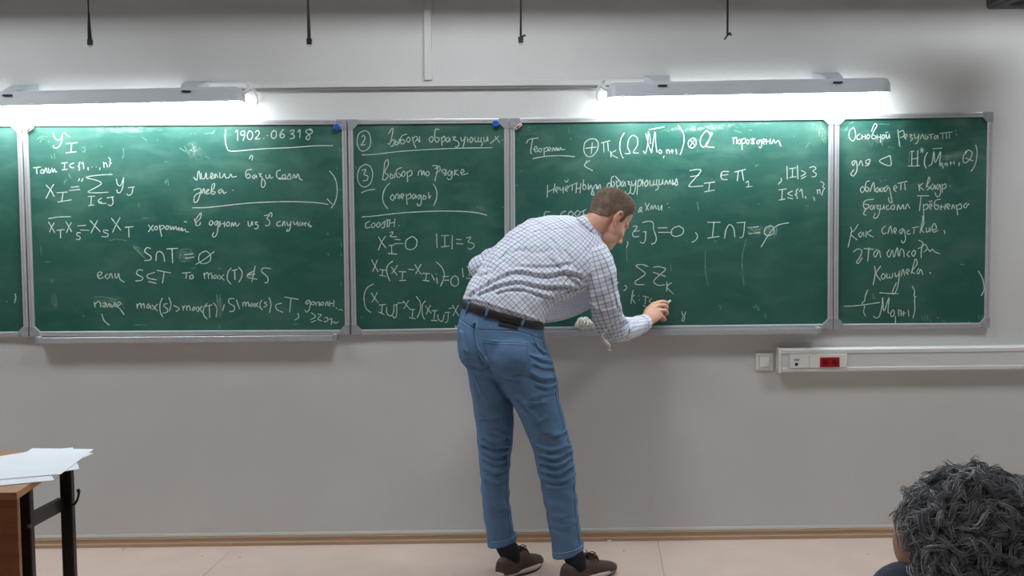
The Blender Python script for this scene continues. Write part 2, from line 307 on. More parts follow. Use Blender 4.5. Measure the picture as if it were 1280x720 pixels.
# ================================================================= CHALKBOARDS
ST = {}   # chalk strokes: region origin + scale -> lines of text; coordinates in that region
exec_data = '''
*0 0 280 4.8
x|88,418 95,440 85,475
~x|60,590 60,598;5,460 12,466;40,462 42,470
*1 0 140 4.8
yI|320,118 326,150 345,168 368,155 378,118;378,118 366,185 345,214 322,212 322,200;385,120 400,138 420,150;395,190 465,183;430,187 425,240;395,245 460,238
~star|222,165 250,145 285,150;240,182 258,145;230,150 270,165;288,175 296,182;738,215 742,250 735,280;305,255 312,280;325,250 330,278;600,205 615,210;695,80 720,95 740,80;730,100 720,90;845,85 852,98;490,215 510,212 505,240 490,235;850,150 880,170;900,105 925,100;940,165 950,172;985,295 1010,300
tol|198,335 245,330;218,335 222,372;256,345 246,350 244,365 256,368 262,356 256,345;264,368 275,335 285,367;290,335 294,365 305,358 300,345;310,335 318,362 326,340 334,362 342,355;368,308 405,303;388,306 385,342;370,348 405,343;445,305 420,316 424,332 445,335;482,298 474,310 477,320 468,325 477,335 474,352;487,312 498,302 502,342;528,332 529,350;550,330 554,330;575,330 579,330;600,333 598,348;620,300 625,335;622,312 636,305 645,332;650,272 662,285 658,300 668,305 660,312 654,330
XI|275,437 305,470 325,508;322,433 300,470 275,520;340,485 405,480;378,483 370,540;345,540 430,527;425,452 475,447;415,472 480,464;478,398 470,415;498,398 488,418
sum|675,375 600,378 515,392 580,410 608,430 570,455 528,480 580,485 650,481;698,400 705,435 725,440 742,392;742,392 736,450 722,482 705,483 700,465;768,455 808,448;798,452 790,490 770,500 760,490;527,508 570,505;548,507 545,560;530,562 565,557;612,515 590,530 600,548 638,548;592,538 615,542;640,516 684,508;674,512 678,545 665,562 648,555
~e|400,400 385,435;388,408 384,438;410,375 420,395;415,365 425,400;658,360 670,375;930,20 930,20;1000,405 985,425;1005,400 1010,440;990,430 1000,410;832,545 832,570;850,635 890,637
bar|290,640 350,630 425,628
*1 0 280 4.8
row3|290,-12 310,20 328,52;325,-8 308,22 296,50;340,38 388,33;363,36 363,85;395,-15 412,15 430,48;428,-10 412,20 398,52;485,55 465,52 460,65 480,78 476,92 455,92;465,12 515,8;480,36 535,38;540,-22 568,10 602,48;585,-22 565,15 545,55;650,40 625,36 622,48 648,60 642,76 610,75;668,-35 695,0 725,38;720,-38 695,8 675,50;750,20 800,16;772,20 774,80
hor|890,5 905,25 920,42;920,6 905,25 890,48;935,12 925,28 938,35 946,20 935,12;956,6 962,40 970,76;958,15 976,8 985,20 965,34;1000,10 992,28 1005,32 1012,15 1000,10;1020,10 1025,34 1038,15 1042,34 1054,14;1056,14 1062,36 1074,20 1076,40 1092,22 1092,42 1110,30 1114,45 1134,48;1104,-14 1122,-12
~m1|245,130 248,190;244,140 246,185;270,228 300,230;305,330 318,350;315,335 303,345;500,545 504,556;810,605 880,608;655,100 700,92 760,100;800,140 850,190 870,205
SnT|905,148 882,142 868,165 905,195 900,215 865,220;935,222 940,175 960,165 980,185 988,226;1000,150 1068,146;1032,150 1036,235
esli|585,310 605,305 610,290 592,290 584,310 600,328 622,318;648,300 630,312 640,328 652,325;652,325 665,296 676,326;690,296 692,322 704,320 712,295 716,325 735,344 748,348;858,280 830,275 820,300 855,320 848,338 812,342;930,290 885,305 890,325 940,335;890,346 938,356;940,278 1026,294;985,284 975,355
inache|565,468 571,500;568,482 586,466 600,470 604,500;612,478 630,472 628,498 614,490;636,472 642,500 655,475 658,500;665,480 672,500 690,470 690,500;700,498 725,478 712,468 700,490 722,512 745,545;610,540 625,580 658,608
~ov|570,455 650,460 740,480;560,440 620,438 700,458;730,480 745,510;600,485 660,492
max1|820,478 825,508;825,490 842,475 848,505;848,488 862,478 866,506;895,478 880,492 888,506 900,488 905,510;912,485 945,522;945,480 915,515;975,443 960,480 962,530 978,558;1005,478 985,482 985,495 1005,510 1000,530 976,535;1012,440 1026,480 1014,525
*1 220 140 4.8
box|298,103 295,160 305,212 335,235 500,222 700,213 830,203 942,202
num|355,122 368,110 370,172;408,112 388,122 394,140 412,130 410,112 412,140 402,172;440,112 428,135 432,160 446,165 458,150 458,125 440,112;475,122 490,110 500,125 490,145 475,162 506,160;525,158 529,159;545,140 552,140;585,110 572,130 576,154 592,158 602,140 600,118 585,110;645,102 625,130 626,150 640,155 650,142 640,130 626,140;683,114 706,108 704,125 690,132 710,140 704,158 682,160;730,122 744,106 742,157;815,112 792,105 778,118 795,132 804,150 795,165 780,160 790,140 816,125 816,108 800,100;440,282 450,262 460,266 455,290
liev|105,390 125,408 132,362 140,360 146,404;150,366 155,400 172,395 180,364 184,400 196,395;205,398 212,366 222,378 208,398 228,396 232,370;235,398 240,372 252,396;262,362 264,394 280,390 290,370 298,394 318,392 328,372 338,390 364,386
baz|457,345 425,350 418,380 430,398 446,386 436,370 424,380;474,375 458,388 468,400 480,380 484,396;495,372 512,370 502,385 516,392 512,440 525,452 536,425 520,398;538,376 542,398 556,394 562,374 568,398 582,390;628,348 605,358 606,392 632,398;648,374 634,388 648,400 658,384 648,374;665,398 682,370 690,400;700,400 708,374 720,396 732,370 742,400 760,410;615,402 690,403
drev|105,470 130,460 150,465 142,500 125,540 108,536 115,500 152,480;155,490 166,458 172,490;185,482 198,464 182,472 184,492 204,486;210,490 216,440 232,430 226,458 212,476 236,480 226,494 214,490;275,460 255,474 262,490 280,468 286,488 304,480;338,470 343,470
line|97,575 200,572 400,550 560,540 720,538 850,545 915,555
rb|920,352 950,390 965,440 965,500 950,550 930,577;905,520 940,555
~t2|980,460 986,476;975,215 992,238;905,465 905,475;965,330 968,345;20,215 60,240;50,205 80,260;175,265 200,280;170,130 215,125 240,100;85,128 92,130;110,128 116,130;200,125 225,128 240,95
v|115,652 132,625 150,605 145,638 120,665 122,682 142,676 146,660;110,640 122,682
odnom|212,650 198,668 210,680 222,662 212,650;248,652 230,666 240,680 254,655 248,722 232,750 218,742 226,722;265,655 262,690;263,675 290,668;292,655 290,692;312,658 300,676 312,685 322,668 312,658;330,690 337,662 345,685 355,662 364,686 382,668
iz|432,655 436,684 450,678 456,655 460,682;470,662 488,660 475,672 492,680 488,698 470,700;530,622 560,618 545,640 562,655 556,680 535,680;556,618 568,603 576,614 572,630
sluch|628,655 605,665 610,684 630,680;636,686 648,655 654,684;665,656 670,680 684,675 690,655 682,705 665,716 668,700;705,655 710,675 725,668 728,655 730,685;748,660 738,674 748,682 760,662 762,682;770,676 782,664 770,668 778,686;790,682 814,645 826,622 812,650 795,672 814,685 802,690 790,668
*1 220 280 4.8
eq0|50,185 105,178;55,206 110,198;172,163 140,185 138,225 162,238 200,226 208,192 190,168 172,163;230,165 170,212 118,243
~eq1|20,160 50,150 90,150;15,200 30,222 60,225;80,150 115,190;30,170 20,210;88,262 102,268 118,258;250,268 270,266
to|35,295 88,290;62,293 60,328;98,304 82,314 88,330 104,322 98,304;168,292 172,330;172,304 190,292 196,330;195,304 212,295 217,330;242,304 225,314 232,328 248,312 250,330;255,305 290,338;286,303 260,334;332,262 312,290 308,330 330,362;335,280 370,272;352,277 354,335;375,258 395,285 393,320 376,350;465,283 430,303 436,322 488,332;432,306 475,300;475,250 465,300 455,348;570,268 525,264 514,285 550,320 548,350 530,352
r5|-16,488 20,508 0,526;40,490 45,520;45,502 60,490 66,520;66,500 80,490 86,520;112,495 98,508 105,520 118,500 124,520;128,495 160,532;158,490 128,528;187,476 166,505 166,545 187,572;175,495 216,485;200,490 202,562;225,474 245,505 240,560;290,482 280,520;350,448 318,450 320,475 350,495 345,522 320,525;362,455 382,512;400,470 402,496;402,480 414,468 420,495;420,480 432,468 438,496;458,474 445,486 452,496 464,480 467,496;470,475 494,500;492,470 470,500;516,455 505,475 505,500 519,516;546,468 530,472 546,488 525,500;558,440 570,482 560,532;636,475 600,485 604,512 642,530;650,438 735,452;690,448 682,530;730,535 736,560 714,576
dop|802,455 780,465 785,482 805,462 800,510 785,528 772,515;822,465 810,478 824,486 832,470 822,465;838,470 842,492;840,476 858,468 860,492;876,468 866,482 880,488 886,472 876,468;895,492 906,465 914,492;920,460 922,494;922,478 945,474;948,455 945,497;960,500 965,508;975,515 990,513 1000,520;810,532 838,554 806,575;812,590 842,578;850,540 872,546 850,570 878,582;890,565 906,560 910,580 888,586;915,575 935,568 930,606;938,590 952,588 958,596 974,587
~edg|990,115 992,140;990,175 992,190;990,350 990,375;1000,445 1000,465;1008,525 1012,540;905,55 918,65;910,175 918,188;245,420 248,520;265,425 270,520;258,600 262,632;700,600 730,602
*2 430 140 4.8
c2|122,112 90,130 78,175 90,220 115,235 150,215 160,170 148,125 122,110;105,150 118,140 126,158 112,185 102,200 128,195
vib|268,130 290,96 292,125 275,190 262,188;276,182 300,164 296,200 278,206;310,166 308,196 321,194 322,180 310,178;332,160 330,192;378,132 345,145 338,175 350,192 366,178 352,165 340,172;388,148 375,168 388,182 397,162 388,148;410,150 418,185 432,216;412,160 430,145 440,160 426,182;440,160 454,182 452,146
obr|527,145 510,162 524,182 536,162 527,145;572,106 550,104 544,140 548,170 560,182 572,158 552,150;585,150 588,202;588,156 602,145 606,170 590,180;628,148 612,164 622,182 634,155 636,182;650,150 670,150 655,164 682,176 690,195 675,213 668,205;700,150 706,174 720,166 728,146;728,146 722,180 714,212;740,150 742,182;742,166 757,164 762,150 774,164 762,184 754,170;785,150 788,178 802,175 806,150 806,175 820,175 824,150;822,175 832,190 820,206;838,150 842,178 855,170 861,148 864,178;905,146 935,184;930,144 878,190;950,166 954,169
ul2|108,258 200,252 350,235 550,223 700,217 890,214
c3|132,312 95,335 80,390 95,435 125,450 160,425 172,370 158,328 130,312;108,350 132,345 120,374 144,386 136,410 114,412;103,485 140,470 187,464
vib2|262,284 245,300 240,350 230,408;262,284 266,315 245,362 266,380 246,408 232,400;280,366 278,397 293,395 292,378 280,376;306,365 303,397;348,333 318,345 314,375 325,393 342,380 324,365;356,353 345,376 358,387 367,366 356,353;378,356 382,420;380,364 402,350 407,376 385,387
por|448,355 444,382;448,360 464,350 466,380 478,352 482,380;503,355 488,370 502,384 512,366 503,355;530,322 562,330 545,415;545,342 570,325 576,350 550,368;600,382 612,360 602,345 586,352 595,365 612,365;612,345 612,382;638,348 622,366 635,382 648,352 646,395 630,406 618,395;665,345 662,382;686,346 664,362 690,382;700,366 720,358 712,344 700,358 710,376 745,367
op|275,425 245,460 232,510 240,550 262,580;292,494 278,514 292,531 302,510 292,494;308,522 313,496 325,494 326,522;335,495 335,520;345,512 359,500 348,490 342,508 356,522;372,490 380,557;378,502 398,490 400,515 380,522;422,490 408,506 418,522 430,496 432,520;457,494 440,508 450,522 462,498 462,550 445,563 438,545;478,495 475,522 492,518 488,504 476,508;508,480 510,518 522,500;535,430 555,470 555,520 538,562
ln|108,630 200,622 350,605 550,595 700,596 800,605 858,620
so|154,655 130,670 134,697 158,690;178,664 162,680 175,694 188,676 178,664;207,661 195,680 206,692 218,672 207,661;220,682 246,655 240,692 225,696;250,650 278,646;262,650 258,692;276,645 270,692;272,668 305,662;306,640 300,690;328,680 333,683
~tk|945,568 962,573;945,706 957,709;760,170 770,174;60,320 75,340;790,562 810,575
*2 430 270 4.8
x2|208,125 226,158 252,192;250,120 225,158 206,206;275,100 292,95 290,108 276,122 318,125;268,178 306,172;286,176 286,228;264,225 318,229;305,140 340,143;305,165 357,166;402,125 372,148 372,190 400,202 430,186 437,148 415,124 402,125
I3|555,105 558,192;582,118 630,117;605,118 605,182;582,186 632,180;650,114 648,200;672,140 705,142;672,165 714,168;733,132 762,127 744,155 776,165 779,185 755,200 743,190
r2|165,262 185,300 206,336;200,264 185,302 172,334;212,320 250,326;232,325 228,360;212,355 252,362;292,270 260,300 257,340 275,391;284,305 300,330 320,356;322,294 300,328 284,347;330,334 374,335;352,337 349,382;332,387 372,386;385,320 420,323;425,290 442,320 464,352;462,290 445,320 430,347;470,344 518,345;496,346 488,390;472,385 512,391;525,350 542,386;556,370 560,407;552,345 555,349;553,275 588,310 602,360 580,422;590,364 630,362;602,385 630,385;662,358 642,380 645,410 668,421 686,405 682,370 662,358
I4|710,312 716,367;735,305 777,304;756,306 752,362;734,373 777,376;778,300 786,372
r3|178,408 140,430 120,480 130,550 162,579;163,460 182,490 206,522;200,458 183,492 168,518;208,535 252,530;230,533 225,582;205,575 242,591;255,545 258,585 280,600 296,580 300,540;295,536 322,530;316,532 316,590 305,611 290,600;320,522 357,520;355,508 375,535 397,562;388,505 372,535 360,557;395,560 427,562;412,562 410,606;390,610 428,616;433,482 458,520 456,570 438,611;490,508 470,535 470,590 484,621;488,540 506,562 524,586;520,535 505,562 493,592;526,568 562,568;544,570 540,620;524,626 560,629;563,590 567,620 590,631 602,590;605,580 637,577;626,580 622,630 603,641;628,555 652,552;650,533 668,565 690,602;687,535 668,570 653,600;665,655 672,673 682,655
~t3|945,82 957,85;98,604 114,611;0,540 4,555;0,570 5,590
*3 630 140 4.8
teo|135,188 150,165 207,155;172,160 165,200 160,240 166,252;182,226 200,218 190,204 180,222 190,240 207,230;217,216 206,230 219,240 227,224 217,216;240,214 241,270;242,222 258,211 262,230 245,239;268,230 282,222 272,211 266,228 278,237;288,238 296,212 305,232 315,212 320,234;332,214 322,227 335,227 342,212 346,226 367,224;172,280 250,266 340,262 426,268
~sc|130,105 155,90 160,110 140,108;165,95 188,88 182,106;385,90 392,125;400,155 402,168;760,10 770,14;65,438 88,442;85,160 90,170;365,352 370,358;95,355 102,356;55,482 60,492
op2|515,162 485,185 480,235 500,265 530,264 560,228 565,185 545,162 515,162;530,182 524,250;488,218 556,210;498,290 484,320 486,326;516,290 482,320 532,353
pi|583,186 637,172;598,185 600,242;622,180 627,236;640,235 642,272;672,230 642,252 682,276;722,124 700,165 695,215 705,260 718,278;725,250 757,246 742,210 750,162 775,140 800,158 800,200 776,242 808,246
M|835,232 848,248 860,205 867,115;850,128 870,205 886,246;886,242 906,120 910,182 918,242;874,130 880,190;870,106 962,89;937,224 928,238 937,249 947,240 937,224;962,262 955,277;975,225 978,250;978,232 990,226 994,250;1000,235 1020,232;1008,222 1010,250;1032,222 1036,252
ne|262,438 260,512;262,480 302,460;306,430 296,486;312,472 326,460 318,450 308,468 322,484;335,450 338,470 352,462 356,448 356,487;372,464 387,452 378,444 367,462 381,477;363,410 377,420 387,404;388,446 442,424;410,440 408,472;436,425 432,487;432,462 457,455;461,428 456,487;478,405 474,462 492,457 486,436 476,440;506,430 506,467;512,464 521,438 532,472 540,497 524,492 536,458 552,434 557,462;561,440 563,462 576,434 580,460
obra|631,423 618,443 630,457 642,436 631,423;662,384 645,395 644,430 650,449 664,434 654,415;668,385 690,410;672,410 680,457;678,422 694,410 697,436 682,447;715,413 702,433 712,447 725,418 728,447;740,416 754,420 746,432 760,440 756,482 735,491 727,475;765,414 770,442 785,432 792,408;792,408 788,460 775,492 762,485;805,410 798,497;800,440 815,445 826,420 815,405 803,425;832,405 832,447;832,425 846,425 857,408 864,430 850,447 842,430;875,410 878,440 894,436 900,408 898,436 912,432 917,405;915,430 927,455 908,471;931,404 932,436 948,428 952,402 954,434;964,437 974,410 985,434 996,408 1002,434;1012,405 1014,434 1028,425 1034,400 1042,430
ss|277,600 250,599 241,615 244,630;372,594 345,606 344,626 372,629;402,594 385,612 398,630 417,612 402,594;442,590 425,610 440,627 457,605 442,590;460,602 492,584;478,594 476,618
yami|810,582 825,570 822,592 806,602 812,586 832,602;846,545 868,592;872,548 850,592;880,586 886,560 895,582 905,558 915,584;925,560 928,586 940,580 946,558 948,592;980,548 984,551;988,572 992,575
*3 840 140 4.8
br|36,78 65,120 73,170 62,220 48,257;125,155 100,175 100,205 122,216 143,196 142,165 125,155;106,164 142,206;138,162 106,210;207,108 175,150 170,190 190,211 215,186 229,140 207,108;224,122 241,130 216,175 203,205 254,212
por|366,150 370,192;370,162 386,152 388,192;404,164 394,180 405,192 414,176 404,164;418,160 421,227;420,168 437,157 440,180 422,192;454,164 444,180 455,192 464,174 454,164;472,160 496,192;498,158 474,192;485,156 484,194;522,167 508,180 518,192 532,166 538,200 530,216 521,206;545,182 560,172 550,161 542,180 556,194;567,162 566,194;568,178 586,174;590,160 588,192;598,192 610,166 620,187 638,170 654,206
mi|0,420 5,438 15,425 22,440 36,432
Z|105,352 150,345 174,352 145,390 106,435 110,448 187,443;110,388 162,381;192,428 257,420;226,425 220,474;195,479 257,468;342,358 306,357 294,378 300,402 332,406;298,380 337,375;374,361 442,344;398,355 392,414;420,352 430,412;442,426 458,414 458,450;445,451 482,445
~dots|150,232 157,236;290,90 310,75 325,87 352,88;370,110 420,125;500,70 535,67;560,70 580,72;730,144 735,147;498,327 520,316;518,548 524,554;835,76 860,70;848,75 850,102;866,90 876,112;885,80 882,122;895,100 908,102;900,148 912,182;918,148 922,192;893,165 927,158;800,215 830,180;150,540 160,590;800,560 820,570;460,110 480,108
I3|654,396 656,412 638,434;690,324 692,404;704,340 744,335;723,338 722,390;704,393 746,388;752,320 756,403;775,350 802,367 773,386;775,402 804,385;824,335 850,327 864,340 845,355 864,368 861,386 838,389
I4|640,468 687,461;663,465 658,527;640,529 680,522;724,474 695,489 724,505;693,514 726,521;757,460 745,474 749,488 738,495 748,504 753,521;765,478 778,464 786,516;800,504 804,520;850,508 856,532;870,464 875,492;872,474 886,465 890,490;890,416 912,430 905,450 917,458 908,470 898,502
*3 740 270 4.8
zj|245,64 268,60 266,76 245,100 250,124 282,122;248,93 287,88;305,95 327,94;323,96 320,142 308,163 288,155;210,150 216,165 206,190;300,40 340,31 366,40 370,80 386,130 378,160 356,169;395,72 452,70;398,98 482,98;522,60 485,75 475,106 500,123 540,110 549,80 522,60;620,98 634,120 622,145 598,159
inj|692,38 770,38;732,38 722,132;693,133 764,122;795,135 804,85 825,51 850,75 857,127;868,41 922,37;916,40 912,90 904,126 885,129;1070,58 1040,75 1035,105 1062,118 1092,98 1088,68 1070,58;1014,187 1062,110 1110,58 1182,40
eqs|935,72 1000,64;940,108 1008,98
~eqt|930,60 960,80 1010,78;930,95 970,105 1010,108;940,85 1000,86;950,60 990,90;1045,60 1095,110;1040,90 1080,60;1100,60 1110,90 1090,120
sz|337,303 300,291 264,298 290,320 320,346 285,375 257,395 270,411 314,412;368,308 400,304 442,318 410,350 373,385 375,402 400,416 438,412;366,337 442,363;450,395 448,452;480,399 450,426 490,470
k|198,415 209,430 190,450;150,398 163,401;148,478 170,483;247,445 238,490 234,527;257,474 240,490 260,526;280,477 283,481;282,502 285,506;305,480 342,489;322,482 318,530;304,535 328,547;356,494 344,510 354,524
yy|538,574 550,600 564,574;550,598 540,622 548,632 556,612 551,598
~dr|680,210 680,330 697,416;925,140 900,260 912,422;207,190 210,280;470,290 475,330;965,545 976,551;978,548 985,530 992,558;1000,545 1002,572;990,562 1008,560;1035,585 1046,614;760,540 775,545 770,560;735,150 748,152
*4 1040 130 4.8
~cr|60,155 85,148 95,132;100,122 132,106;50,150 75,160 98,150;75,150 80,165;92,215 105,190;275,120 345,122;240,250 248,220;270,210 275,235;295,215 305,250;335,265 345,255 355,270;362,260 372,265;395,235 405,255;465,285 460,360;660,310 760,320;310,460 325,455;590,590 640,600;280,450 300,470
osn|127,139 105,165 104,200 125,222 142,195 137,155 127,139;167,179 150,194 155,213 174,208;180,184 180,212;180,198 198,194;200,182 200,212;217,181 208,200 218,210 227,192 217,181;236,165 256,119 270,130 250,165 238,200 255,210 264,195 244,184;272,184 270,216;272,200 290,197;292,181 290,232;307,183 298,200 308,210 317,190 307,183;325,181 328,206 340,198 344,180 346,206;320,172 337,168
rez|395,153 400,200 408,257;402,170 427,159 432,190 408,202;435,202 452,192 442,181 434,198 446,212;465,186 482,184 470,198 484,208 470,223;495,179 498,206 515,198 522,180 515,226 498,240;530,210 543,181 552,210;560,181 562,210 577,202 570,191;578,186 612,180;595,185 595,210;625,187 612,200 622,210 634,188 637,210;645,176 722,168;665,178 665,210;685,178 688,210;705,178 705,207;742,157 746,160;745,182 749,185
dlya|138,337 120,350 128,370 145,340 150,395 130,431 113,420 132,393;160,371 173,339 186,372;215,371 229,334 207,338 204,355 226,358 198,374;349,309 284,342 352,371 349,309
H|480,284 478,374;455,371 502,373;470,285 494,282;482,330 520,325;515,277 512,374;500,373 526,370;535,261 543,294;528,274 554,281;530,291 549,264;574,290 558,320 555,360 567,386;578,372 600,356 612,284 620,352 652,284 646,352 656,361;604,268 662,265;652,352 645,364 655,372 664,360 652,352;668,370 665,387;678,355 680,372;680,358 690,356 692,374;705,355 722,352;712,344 713,367;730,344 734,362;765,350 761,372;812,285 790,310 788,346 805,352 833,322 840,290 816,277 798,292;800,324 848,342;862,244 871,290 861,360 834,406
obl|182,494 170,514 182,532 197,510 182,494;227,460 205,470 200,510 211,527 222,506 204,497;228,527 249,470 257,527;277,499 262,514 272,530 284,505 287,527;302,499 290,514 300,527 311,503 314,527;337,489 315,504 322,527 341,498 356,560 360,592 344,586 340,560;372,512 390,500 378,489 370,510 386,527;394,477 452,464;415,474 412,516;436,475 440,516
kv|520,479 525,522;547,474 526,495 552,517;565,502 580,440 587,455 570,490 587,502 570,517;607,479 592,498 605,514 617,484 620,512;637,479 625,500 635,512 647,482 650,540 630,556 618,530;660,479 662,532;662,490 682,479 682,502 665,510;705,489 711,494
baz|252,571 200,580 188,610 205,632 222,608 194,600;242,604 228,620 240,634 252,608 254,632;262,608 280,608 270,622 287,640 270,682 250,680 260,654;204,625 190,660 206,667;290,604 292,632 308,622 312,605 314,632;340,607 325,618 332,634 347,628;367,604 352,622 368,634 377,612 367,604;390,637 399,604 410,632 426,604 431,632;440,632 451,600 467,626
greb|510,551 582,551;535,551 525,642;548,600 552,692;550,612 572,599 574,625 555,634;585,622 600,610 590,599 582,618 597,634;580,585 602,581;652,571 620,580 614,615 628,634 642,612 616,605;655,604 652,637;655,620 677,615;682,599 676,634;690,620 707,610 695,599 688,618 704,632;718,632 726,604 737,628;745,604 755,667;750,612 772,599 777,625 755,632;807,594 790,611 802,624 817,600 822,606
*4 1040 270 4.8
kak|110,64 118,90 105,150 97,187;157,49 135,85 112,108 152,144;177,94 160,110 172,127 187,98 192,124;205,90 205,127;237,84 212,105 250,127
sled|322,59 300,80 308,107 327,100;335,107 351,60 362,107;372,96 387,85 378,71 370,90 384,107;427,74 405,90 415,107 432,80 441,140 425,162 416,145;464,84 450,95 455,110 470,105;480,71 522,64;495,75 490,107;528,102 545,20 540,-2 552,40 538,80 552,100;565,69 568,97 582,88 587,68 590,97;600,86 627,75 615,44 600,70 610,97 637,85;672,84 678,108
eta|128,216 155,197 180,210 165,250 146,277 160,282 182,250;190,196 252,200;222,190 214,272;272,199 250,225 262,247 282,205 292,250;347,199 330,225 345,247 362,205 370,247;375,247 392,189 399,242;405,242 412,199 430,210 433,247;467,209 450,230 467,247;492,204 478,225 490,242 502,215 492,204;518,145 545,160 537,200 535,252;515,196 540,185 557,169 572,195 550,217;577,199 590,212 602,199 620,217 647,226
kosh|255,299 260,340 247,417;294,299 265,345 292,387;307,344 295,365 308,380 320,358 307,344;330,344 330,372 345,366 346,345 348,372 362,364 364,341;380,339 382,364 400,350 407,329 395,420 375,467 363,455 387,399;415,362 426,319 437,357;448,342 464,328 452,317 445,338 460,352;475,347 500,258 510,290 480,330 499,347;522,314 510,335 520,347 532,320 547,354;585,337 593,346
M|286,460 340,465 400,466;214,444 200,480 195,510 180,522 195,540 190,575 202,602;73,541 150,538 287,519;248,600 265,612 285,600 300,540 304,488 312,572 342,488 336,572 347,582;362,564 352,590 360,604 374,590 370,567 362,564;380,600 381,642;398,559 401,602;400,570 413,568 415,600;418,585 442,582;430,569 430,602;457,561 462,602;481,419 496,450 492,478 504,485 495,495 498,560 486,612;878,329 905,380 913,440 896,479
~b|540,600 545,632;555,604 560,630;562,612 572,598 576,630;590,619 595,637;628,604 642,616;658,624 682,636;818,629 826,641;878,594 885,622;900,612 905,594 912,622;768,289 792,292;245,460 250,500;240,490 265,492;40,622 60,630

'''
def parse():
    out = {}
    org = None; board = None
    for ln in exec_data.strip().splitlines():
        ln = ln.strip()
        if not ln: continue
        if ln.startswith('*'):
            t = ln[1:].split(); board = int(t[0]); org = (float(t[1]), float(t[2]), float(t[3])); continue
        name, _, body = ln.partition('|'); faint = name.startswith('~')
        strokes = []
        for s_ in body.split(';'):
            v = [float(a) for a in s_.replace(',', ' ').split()]
            if len(v) >= 4: strokes.append([(org[0]+v[i]/org[2], org[1]+v[i+1]/org[2]) for i in range(0, len(v)-1, 2)])
        out.setdefault((board, name), []).extend(strokes)
    return out
def ribbon(strokes, wpx, Y, name, m, parent):
    mb = MB(); wd = wpx/269
    for s_ in strokes:
        P = [at(x, y, Y) for x, y in s_]; P = catmull(P, 4) if len(P) > 2 else P
        P = [np.array(p) for p in P]; L_, R_ = [], []
        for i, p in enumerate(P):
            t = P[min(i+1, len(P)-1)]-P[max(i-1, 0)]; t[1] = 0; n = np.array([-t[2], 0, t[0]]); n = n/(np.linalg.norm(n)+1e-9)
            h = wd/2*(.85+.3*rng.random()); L_.append(p+n*h); R_.append(p-n*h)
        V = L_+R_; k = len(P); th = np.array([0, .0008, 0]); V = V+[v+th for v in V]
        Fc = []
        for i in range(k-1):
            Fc += [(i, i+1, k+i+1, k+i), (2*k+i, 3*k+i, 3*k+i+1, 2*k+i+1), (i, 2*k+i, 2*k+i+1, i+1), (k+i, k+i+1, 3*k+i+1, 3*k+i)]
        mb.add(V, Fc)
    return mb.build(name, m, parent)

